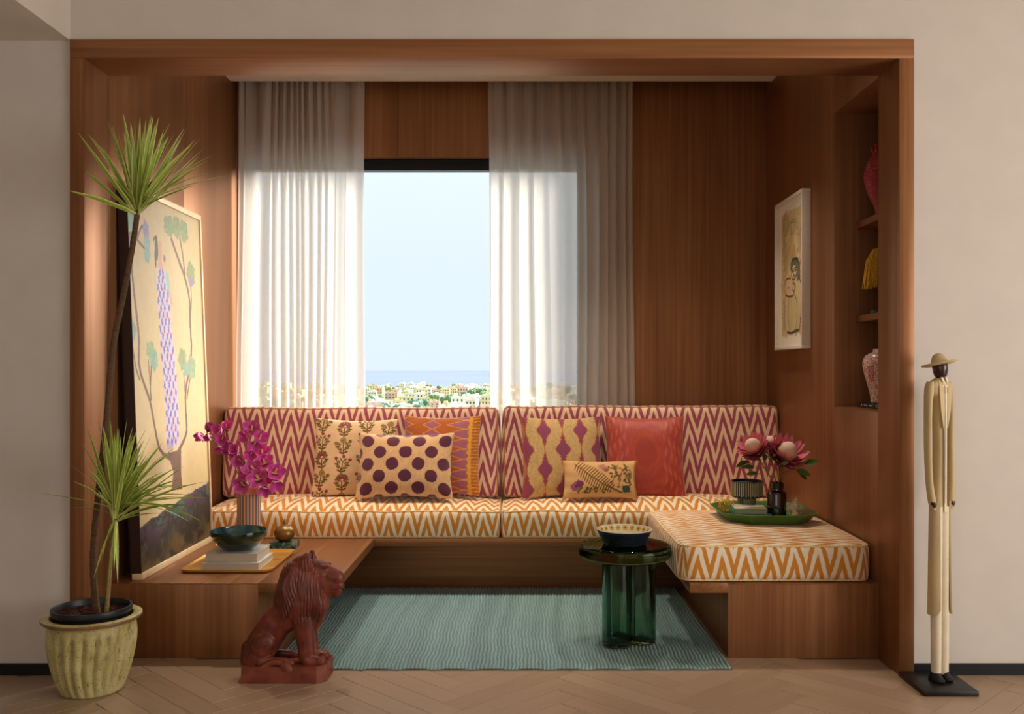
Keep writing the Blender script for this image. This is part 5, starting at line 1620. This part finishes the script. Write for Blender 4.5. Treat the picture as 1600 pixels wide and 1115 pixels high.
# ================================================================== terracotta lion
def lion():
    k = .000501
    def c(px, py, y=0.0): return Vector(((px - 90) * k, y, (1040 - py) * k))
    org = P(377, 1067, -.11)
    t = thing('lion_sculpture', (org.x, -.035, 0), 'seated terracotta lion sculpture on a low base standing on the floor', 'sculpture')
    t.scale = (1, .8, 1)
    clay = NT('terracotta'); oc_ = clay.coord()
    f1 = clay.noise(oc_, 9, 5, .65); f2 = clay.noise(oc_, 70, 3, .7)
    cc = clay.ramp(f1, [(.3, lin('#421a10')), (.5, lin('#6d3020')), (.72, lin('#8f4a34'))])
    cc = clay.mix(clay.math('MULTIPLY_ADD', f2, 10, -6.9, clamp=True), cc, lin('#a8705a'))
    clay.bsdf(cc, clay.math('MULTIPLY_ADD', f2, .25, .28), .45, 0, clay.bump(f2, .25, .002)); clay = clay.m
    B = MB()
    HW = .062
    def cap(p0, p1, r0, r1, n=10, sx_=1, sy=1):
        pts = [p0 + (p1 - p0) * i / n for i in range(n + 1)]
        for i, p in enumerate(pts):
            r = r0 + (r1 - r0) * i / n
            B.ball(p, (r * sx_, r * sy, r), u=14, vv=10)
    # trunk
    cap(c(215, 780), c(330, 600), .066, .064, sy=1.05)
    cap(c(330, 600), c(500, 450), .064, .082, sy=1.0)
    cap(c(500, 450), c(590, 560), .080, .060, sy=.95)
    for s in (-1, 1):
        # haunch, hind foot
        cap(c(225, 790, s * .052), c(255, 740, s * .056), .046, .044, sx_=1.0, sy=.85)
        cap(c(190, 850, s * .05), c(150, 900, s * .05), .036, .030)
        cap(c(230, 880, s * .066), c(420, 885, s * .066), .022, .018)
        cap(c(420, 888, s * .066), c(470, 895, s * .066), .017, .013)
        # fore leg and paw
        cap(c(560, 560, s * .046), c(575, 720, s * .046), .043, .036, sy=.85)
        cap(c(575, 720, s * .046), c(590, 860, s * .046), .036, .033, sy=.9)
        cap(c(600, 880, s * .046), c(690, 893, s * .048), .030, .020, sy=1.15)
        for q in range(4):
            B.ball(c(700, 885, s * .046 + (q - 1.5) * .014), (.019, .0085, .017), u=10, vv=8)
    cap(c(120, 800), c(130, 900), .035, .045, sy=1.6)
    # neck, mane mass, skull
    cap(c(500, 430), c(510, 240), .098, .078, sy=.95)
    cap(c(560, 420), c(600, 260), .080, .066, sy=.95)
    cap(c(470, 330), c(530, 150), .072, .045, sy=1.0)
    cap(c(600, 230), c(660, 210), .066, .060, sy=.9)
    # muzzle
    cap(c(680, 198), c(810, 240), .045, .034, 14, sy=.95)
    cap(c(810, 240), c(846, 250), .034, .0175, 8, sy=1.0)
    cap(c(700, 290), c(800, 300), .050, .036, 12, sy=.85)
    B.ball(c(825, 300), (.026, .028, .020)); B.ball(c(806, 355), (.023, .021, .020)); cap(c(700, 330), c(790, 345), .036, .024, sy=.85)
    B.ball(c(836, 330), (.010, .019, .006))
    for s in (-1, 1):
        B.ball(c(712, 140, s * .030), (.026, .013, .009)); B.ball(c(850, 262, s * .013), (.007, .008, .007))
        # ears
        cap(c(588, 135, s * .050), c(596, 60, s * .054), .031, .014, 8, sx_=.9, sy=.45)
    cap(c(560, 90), c(580, 62), .022, .014, 4, sy=1.6)
    # tail round the near side
    pts = spline([c(130, 940, -.080), c(200, 955, -.092), c(260, 915, -.094), c(330, 880, -.092), (c(400, 880, -.093)), c(445, 910, -.098), c(470, 960, -.104)], 40)
    for i, p in enumerate(pts):
        r = .0125 if i < 28 else .0125 + .010 * math.sin((i - 28) / 12 * PI)
        B.ball(p, (r, r * .8, r), u=8, vv=6)
    B.ball(c(485, 1000, -.102), (.008, .008, .018))
    # locks of the mane
    rg = random.Random(12)
    for s in (-1, 1):
        for q in range(30):
            u = q / 29
            x0 = 470 + 190 * u + rg.uniform(-8, 8); y0_ = 150 + 60 * u + rg.uniform(-15, 25)
            x1_ = 390 + 300 * u + rg.uniform(-14, 14); y1_ = 560 - 40 * abs(u - .6) + rg.uniform(-50, 40)
            mx = (x0 + x1_) / 2 + rg.uniform(-10, 22)
            yy0 = s * .055; yy1 = s * (.080 - .018 * u)
            pts = spline([c(x0, y0_, yy0), c(mx - 8, (y0_ * 2 + y1_) / 3, s * (.078 - .010 * u)), c(mx + 8, (y0_ + 2 * y1_) / 3, s * (.086 - .014 * u)), c(x1_, y1_, yy1)], 16)
            rad = [.0076 * (1 - .75 * max(0, (i / 15 - .6) / .4)) for i in range(16)]
            B.tube(pts, rad, 6)
    for q in range(9):
        yy = (q - 4) * .016
        B.tube(spline([c(690, 330, yy * .7), c(728, 420, yy), c(722, 500, yy), c(690, 580, yy)], 14), [.008 - .004 * i / 13 for i in range(14)], 6)
    o = B.build('tmp', clay, None, recalc=True)
    rm = o.modifiers.new('r', 'REMESH'); rm.mode = 'VOXEL'; rm.voxel_size = .0030
    sm = o.modifiers.new('s', 'SMOOTH'); sm.iterations = 2; sm.factor = .5
    dg = bpy.context.evaluated_depsgraph_get()
    me = bpy.data.meshes.new_from_object(o.evaluated_get(dg)); bpy.data.objects.remove(o)
    me.name = 'lion_body'
    n = len(me.vertices)
    co = np.empty(n * 3); me.vertices.foreach_get('co', co); co = co.reshape(-1, 3)
    no = np.empty(n * 3); me.vertices.foreach_get('normal', no); no = no.reshape(-1, 3)
    px = co[:, 0] / k + 90; py = 1040 - co[:, 2] / k
    # carved strands over the mane
    inm = (py < 600 - .25 * np.abs(px - 600)) & (px < 690 - .0 * py) & (px > 330) & (py > 60)
    edge = np.clip((690 - px) / 30, 0, 1) * np.clip((600 - .25 * np.abs(px - 600) - py) / 60, 0, 1) * np.clip((px - 340) / 60, 0, 1)
    strand = (.55 + .6 * np.sin(px * .043 + py * .017)) * np.sin(px * .26 + .9 * np.sin(py * .03 + px * .01) - (py - 150) * .07 * (px < 520))
    d = np.where(inm, edge * .0024 * strand, 0)
    # eye sockets, mouth line
    for s in (-1, 1):
        e = c(705, 172, s * .040); dd = np.linalg.norm((co - np.array(e)) * np.array([1, 1, 1.5]), axis=1); d -= .005 * np.exp(-(dd / .011) ** 2)
    ml = np.exp(-((py - (335 - (px - 760) * .05)) / 6) ** 2) * np.clip((px - 770) / 20, 0, 1) * (px < 880); d -= .004 * ml
    co += no * d[:, None]
    co[:, 2] = np.maximum(co[:, 2], .052)
    me.vertices.foreach_set('co', co.ravel())
    me.polygons.foreach_set('use_smooth', [True] * len(me.polygons))
    me.materials.clear(); me.update()
    link_mesh('lion_body', me, clay, t)
    bs = MB()
    x0, x1_ = 0.0, c(755, 0).x
    poly = [(x0, -.100), (x1_ - .035, -.100), (x1_, -.066), (x1_, .100), (x0, .100)]
    loft([[(x, y, 0) for x, y in poly], [(x * .995 + .001, y * .99, .066 - .012 * 0) for x, y in poly]]).build('plinth', clay, t, angle=25)
lion()

# ================================================================== tall wooden man
def man():
    m = .965 / S
    base = P(1465, 1072, -.135)
    gx0, gy0 = 1.635, -.135
    t = thing('carved_figure', (gx0, gy0, 0), 'tall slender carved wooden man in cream suit and hat on black base', 'sculpture')
    cream = M_plain('aged_cream_paint', '#bda67c', .6, .35, var=.14, scale=18, bump=.05, stretch=(1, 1, .25))
    white = M_plain('ivory_paint', '#dccfb4', .55, .35, var=.06)
    blkp = M_plain('black_paint', '#0e0e10', .4, .5)
    skin = M_plain('dark_carved_wood', '#32100e', .3, .6, var=.3, scale=50, coat=.2)
    MB().box(-.105, .105, -.125, .115, 0, .020, .003).build('base', blkp, t)
    fx = (1468 - VX) * m - gx0          # axis of the body
    A = R(24)                           # turned towards the right
    ca, sa = math.cos(A), math.sin(A)
    def w(x, y, z): return Vector((fx + x * ca - y * sa, x * sa + y * ca, z))
    def zz(py): return HC + (VY - py) * m
    def ell_loft(rows, name, mat, n=28, p=2.0, parent=t):
        rings = []
        for (x, y, z, rx, ry) in rows:
            rg_ = []
            for i in range(n):
                a = 2 * PI * i / n; c0, s0 = math.cos(a), math.sin(a)
                rg_.append(w(x + rx * math.copysign(abs(c0) ** (2 / p), c0), y + ry * math.copysign(abs(s0) ** (2 / p), s0), z))
            rings.append(rg_)
        return loft(rings).build(name, mat, parent, angle=50)
    def rows(pts, n): return [tuple(v) for v in spline(pts, n)]
    # trousers / legs and shoes
    for s in (-1, 1):
        ell_loft(rows([(s * .020, 0, .045, .017, .020), (s * .020, 0, zz(1000), .018, .021), (s * .020, 0, zz(900), .020, .023), (s * .018, 0, zz(790), .022, .024)], 16), 'trouser_leg', white)
        ell_loft([(s * .022, -.004, .0202, .020, .036), (s * .022, -.006, .030, .021, .038), (s * .022, -.002, .042, .018, .028), (s * .021, .002, .060, .015, .019)], 'shoe', blkp)
    # coat: torso, then two skirts open in front
    ell_loft(rows([(0, .004, zz(800), .040, .028), (0, .004, zz(772), .028, .025), (0, .002, zz(700), .0235, .024), (0, .002, zz(632), .029, .026), (0, .002, zz(612), .052, .030), (0, .002, zz(600), .050, .028), (0, .002, zz(594), .034, .022), (0, 0, zz(590), .018, .017)], 40), 'torso', cream, p=2.4)
    def skirt(s):
        V = []; n = 14; m_ = 30
        rings_o = []
        F = []
        for j in range(m_ + 1):
            f = j / m_; z = zz(782) + (zz(958) - zz(782)) * f
            rx = .047 + .006 * f; ry = .032 + .006 * f
            for th, lay in ((1.0, 0), (.86, 1)):
                for i in range(n + 1):
                    a = R(-90) + s * (R(34) + (R(180) - R(34)) * i / n)
                    # rounded lower front corner
                    zc = z + (.022 * max(0, 1 - i / 2.0) ** 2 * max(0, (f - .8) / .2))
                    V.append(w(rx * th * math.cos(a), ry * th * math.sin(a), zc))
        row = 2 * (n + 1)
        for j in range(m_):
            for lay in (0, 1):
                for i in range(n):
                    a = j * row + lay * (n + 1) + i; F.append((a, a + 1, a + row + 1, a + row))
            a = j * row; F.append((a, a + row, a + row + n + 1, a + n + 1))
            a = j * row + n; F.append((a, a + row, a + row + n + 1, a + n + 1))
        for i in range(n):
            for j in (0, m_): a = j * row + i; F.append((a, a + 1, a + n + 2, a + n + 1))
        MB().add(V, F).build('coat_skirt', cream, t, angle=50)
    skirt(1); skirt(-1)
    # arms hanging into the pockets
    for s in (-1, 1):
        ell_loft(rows([(s * .047, .004, zz(596), .010, .016), (s * .052, .004, zz(608), .016, .020), (s * .0585, .004, zz(640), .0120, .018), (s * .0600, .003, zz(700), .0115, .017), (s * .058, -.002, zz(750), .0120, .016), (s * .050, -.008, zz(782), .014, .016), (s * .046, -.012, zz(795), .008, .010)], 34), 'arm', cream)
        ell_loft([(s * .051, -.012, zz(782), .0125, .014), (s * .050, -.014, zz(786), .0115, .013), (s * .048, -.014, zz(792), .007, .008)], 'hand', skin)
    # shirt front, tie, lapels
    def strip(pts, wd, th, name, mat):
        mb = MB(); V = []; F = []
        for i, (x, y, z, q) in enumerate(pts):
            for a, b in ((-q, 0), (q, 0), (q, -th), (-q, -th)): V.append(w(x + a, y + b, z))
        for i in range(len(pts) - 1):
            for e in range(4): F.append((i * 4 + e, i * 4 + (e + 1) % 4, i * 4 + 4 + (e + 1) % 4, i * 4 + 4 + e))
        F.append((3, 2, 1, 0)); l = (len(pts) - 1) * 4; F.append((l, l + 1, l + 2, l + 3))
        return mb.add(V, F).build(name, mat, t)
    strip([(0, -.014, zz(592), .014), (0, -.024, zz(602), .013), (0, -.0255, zz(640), .0085), (0, -.0245, zz(700), .006), (0, -.0235, zz(760), .0055), (0, -.0255, zz(798), .005)], .01, .003, 'shirt_front', white)
    strip([(0, -.0185, zz(594), .004), (0, -.028, zz(603), .0032), (0, -.0295, zz(650), .0038), (0, -.0285, zz(720), .0042), (0, -.0275, zz(785), .0045)], .01, .002, 'tie', white)
    for s in (-1, 1):
        strip([(s * .018, -.015, zz(593), .007), (s * .022, -.0255, zz(606), .011), (s * .018, -.0268, zz(640), .008), (s * .010, -.0258, zz(668), .002)], .01, .0035, 'lapel', cream)
        strip([(s * .012, -.019, zz(589), .006), (s * .010, -.026, zz(597), .004)], .01, .003, 'collar', white)
    # head with ears, nose, eyes
    hz = zz(579)
    ell_loft(rows([(0, 0, zz(594), .012, .012), (0, 0, zz(590), .013, .014), (0, -.003, zz(588), .019, .022), (0, -.003, zz(582), .025, .028), (0, -.002, zz(575), .028, .030), (0, 0, zz(568), .027, .028), (0, 0, zz(562), .018, .018)], 26), 'head', skin)
    MB().ball(w(0, -.031, zz(579.5)), (.0048, .0065, .0085)).build('nose', skin, t)
    MB().ball(w(0, -.0275, zz(585)), (.0085, .004, .0026)).build('mouth', M_plain('carved_lips', '#5a1c1c', .35, .5), t)
    for s in (-1, 1):
        MB().ball(w(s * .0105, -.0265, zz(576)), (.0045, .003, .0022)).build('eye', M_plain('painted_eye', '#cfc8ba', .4, .5), t)
        MB().ball(w(s * .0275, .002, zz(578)), (.004, .007, .0095)).build('ear', skin, t)
    # hat
    mb = MB(); V = []; F = []; n = 48
    prof = [(0, .046), (.010, .045), (.020, .038), (.026, .022), (.029, .008), (.034, .003), (.052, .001), (.066, .0045), (.067, .0065), (.0655, .0075), (.050, .0045), (.036, .0065), (.030, .0105)]
    outer = [(0, .048), (.009, .0472), (.019, .041), (.027, .026), (.031, .013), (.038, .0075), (.052, .006), (.066, .010), (.0675, .008), (.066, .005), (.051, .001), (.030, .001), (.026, .006), (0, .010)]
    Mh = Matrix.Translation(w(0, .0, zz(570.5))) @ Matrix.Rotation(R(-9), 4, 'Y') @ Matrix.Rotation(R(-8), 4, 'X')
    MB().lathe(outer, 56, M=Mh).build('hat', cream, t, angle=50)
man()
# ================================================================== the town and sea beyond the window
GZ = -42.0
sea = NT('hazy_blue_sea'); sea.bsdf(sea.ramp(sea.noise(sea.scale(sea.coord(), (.002, .0004, 1)), 1, 2), [(.3, (.225, .27, .36)), (.7, (.245, .29, .38))]), 1.0, .0); sea = sea.m
o = MB().box(-60000, 60000, 2350, 90000, GZ - 1, GZ - .3).build('sea', sea, smooth=False)
tag(o, 'flat pale blue sea on the horizon beyond the town', 'sea')
o = MB().box(-1500, 1500, 250, 2350, GZ - 2, GZ).build('town_ground', M_plain('town_ground', '#8f9a6c', .9, .1, var=.3, scale=.02), smooth=False)
o['kind'] = 'structure'
rg = random.Random(31)
win_m = M_plain('dark_window', '#4f4a48', .3, .5)
def house_mesh(seed):
    r = random.Random(seed)
    w_, d_, h_ = r.uniform(9, 16), r.uniform(8, 13), r.choice([6.5, 9.5, 9.5, 12.5])
    b = MB().box(-w_ / 2, w_ / 2, -d_ / 2, d_ / 2, 0, h_)
    # parapet and stair head
    for q in ((-w_ / 2, w_ / 2, -d_ / 2, -d_ / 2 + .3), (-w_ / 2, w_ / 2, d_ / 2 - .3, d_ / 2), (-w_ / 2, -w_ / 2 + .3, -d_ / 2, d_ / 2), (w_ / 2 - .3, w_ / 2, -d_ / 2, d_ / 2)): b.box(*q, h_, h_ + .9)
    sx_ = r.uniform(-w_ / 4, w_ / 4)
    b.box(sx_ - 1.8, sx_ + 1.8, -1.8, 2, h_, h_ + 2.8)
    if r.random() < .6: b.box(-sx_ - .9, -sx_ + .9, -d_ / 4 - .9, -d_ / 4 + .9, h_, h_ + 1.8)
    wn = MB(); n = int(w_ // 3.2)
    for f in range(int(h_ // 3)):
        for i in range(n):
            x = -w_ / 2 + w_ * (i + .5) / n
            wn.box(x - .65, x + .65, -d_ / 2 - .08, -d_ / 2 + .05, f * 3.05 + 1.0, f * 3.05 + 2.5)
        if r.random() < .6:
            b.box(-w_ / 2 + .5, -w_ / 2 + w_ * .5, -d_ / 2 - 1.1, -d_ / 2, f * 3.05 + .0, f * 3.05 + .25)
    bo = b.build('walls', None, smooth=False); wo = wn.build('window_openings', win_m, smooth=False)
    a, c = bo.data, wo.data
    bpy.data.objects.remove(bo); bpy.data.objects.remove(wo)
    return a, c
cols = (('cream', '#f0e6d4'), ('white', '#f8f4ea'), ('pale yellow', '#efe2bc'), ('pink', '#ecc8ba'), ('peach', '#eac096'), ('pale green', '#dfe4d0'))  # wall colours lightened: distance haze is put into the paint
weights = [5, 5, 2, 2, 1.3, .7]
variants = {}
for nm, cx_ in cols:
    mt = M_plain('hazed_house_paint_' + nm.replace(' ', '_'), cx_, .8, .2, var=.06, scale=.3)
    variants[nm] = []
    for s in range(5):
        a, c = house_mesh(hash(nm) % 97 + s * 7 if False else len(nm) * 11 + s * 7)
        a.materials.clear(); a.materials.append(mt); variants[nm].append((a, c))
placed = []
def free(x, y, r):
    return all((x - a) ** 2 + (y - b) ** 2 > (r + c) ** 2 for a, b, c in placed)
houses = 0; tries = 0
while houses < 180 and tries < 6000:
    tries += 1
    y = 700 * (2250 / 700) ** rg.random(); x = y * rg.uniform(-.225, .02)
    if not free(x, y, 10.5): continue
    placed.append((x, y, 10.0))
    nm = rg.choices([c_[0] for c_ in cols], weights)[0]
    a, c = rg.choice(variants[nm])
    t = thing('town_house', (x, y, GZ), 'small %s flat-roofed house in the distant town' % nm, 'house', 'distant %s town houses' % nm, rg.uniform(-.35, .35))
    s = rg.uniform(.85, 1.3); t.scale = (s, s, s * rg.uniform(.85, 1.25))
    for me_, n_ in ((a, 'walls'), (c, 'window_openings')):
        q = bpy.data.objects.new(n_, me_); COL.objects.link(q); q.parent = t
    houses += 1
fol_m = [M_plain('hazed_tree_green_%d' % i, c_, .8, .2, var=.35, scale=.35) for i, c_ in enumerate(('#6f8c5e', '#7f9a64', '#64886e', '#9cab62'))]  # greens kept pale, with distance haze mixed into the colour
trunk_m = M_plain('tree_trunk', '#6a5540', .9, .1)
tree_mesh = []
for s in range(5):
    r = random.Random(s)
    b = MB()
    for q in range(11):
        an = r.uniform(0, 6.3); rr5 = r.uniform(0, 3.6)
        b.ball((rr5 * math.cos(an), rr5 * math.sin(an), 6.0 + r.uniform(-1.2, 2.6)), r.uniform(1.6, 2.9), u=8, vv=6)
    bo = b.build('crown', None); 
    for v in bo.data.vertices: v.co *= 1 + .10 * mnoise.noise(v.co * .8)
    tree_mesh.append(bo.data); bpy.data.objects.remove(bo)
tk = MB().tube([(0, 0, 0), (.2, 0, 3), (0, .1, 6)], [.5, .4, .3], 6).build('trunk', trunk_m); tkm = tk.data; bpy.data.objects.remove(tk)
crowns = []
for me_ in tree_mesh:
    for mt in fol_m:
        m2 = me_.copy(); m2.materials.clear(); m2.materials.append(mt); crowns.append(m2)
trees = 0; tries = 0
clusters = [(-.128, 880), (-.07, 1050), (-.055, 1150), (-.09, 1500), (-.155, 820), (-.04, 1400), (-.12, 1700), (-.20, 1000)]
while trees < 80 and tries < 4000:
    tries += 1
    if rg.random() < .6:
        a, yc = rg.choice(clusters); y = yc * rg.uniform(.93, 1.07); x = y * (a + rg.gauss(0, .018))
    else:
        y = 700 * (2250 / 700) ** rg.random(); x = y * rg.uniform(-.225, .02)
    if not free(x, y, 6.0): continue
    placed.append((x, y, 6.0))
    t = thing('town_tree', (x, y, GZ), 'round green tree among the distant town houses', 'tree', 'trees in the distant town')
    s = rg.uniform(.8, 1.5); t.scale = (s * 1.15, s * 1.15, s)
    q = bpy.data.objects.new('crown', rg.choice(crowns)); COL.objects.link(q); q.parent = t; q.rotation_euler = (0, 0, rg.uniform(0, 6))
    q = bpy.data.objects.new('trunk', tkm); COL.objects.link(q); q.parent = t
    trees += 1

# the town goes on to both sides of the stretch the photograph shows: too many to count, one object
def spread(name, label, cat, n, source, lo, hi, scl):
    V = []; F = []; MI = []; mats = []
    for k in range(n):
        y = 700 * (2250 / 700) ** rg.random()
        a = rg.uniform(-.40, -.235) if rg.random() < .55 else rg.uniform(.03, .16)
        x = y * a
        if not free(x, y, 9.0): continue
        placed.append((x, y, 9.0))
        me_ = rg.choice(source)
        mt = me_.materials[0]
        if mt not in mats: mats.append(mt)
        s = rg.uniform(*scl); ro = rg.uniform(-.35, .35); c_, s_ = math.cos(ro), math.sin(ro)
        n0 = len(V)
        for v in me_.vertices:
            p = v.co * s; V.append((x + p.x * c_ - p.y * s_, y + p.x * s_ + p.y * c_, GZ + p.z))
        for f in me_.polygons:
            F.append([n0 + i for i in f.vertices]); MI.append(mats.index(mt))
    o = mesh(name, V, F, None, None, None, False)
    for mt in mats: o.data.materials.append(mt)
    o.data.polygons.foreach_set('material_index', MI)
    return tag(o, label, cat, kind='stuff')
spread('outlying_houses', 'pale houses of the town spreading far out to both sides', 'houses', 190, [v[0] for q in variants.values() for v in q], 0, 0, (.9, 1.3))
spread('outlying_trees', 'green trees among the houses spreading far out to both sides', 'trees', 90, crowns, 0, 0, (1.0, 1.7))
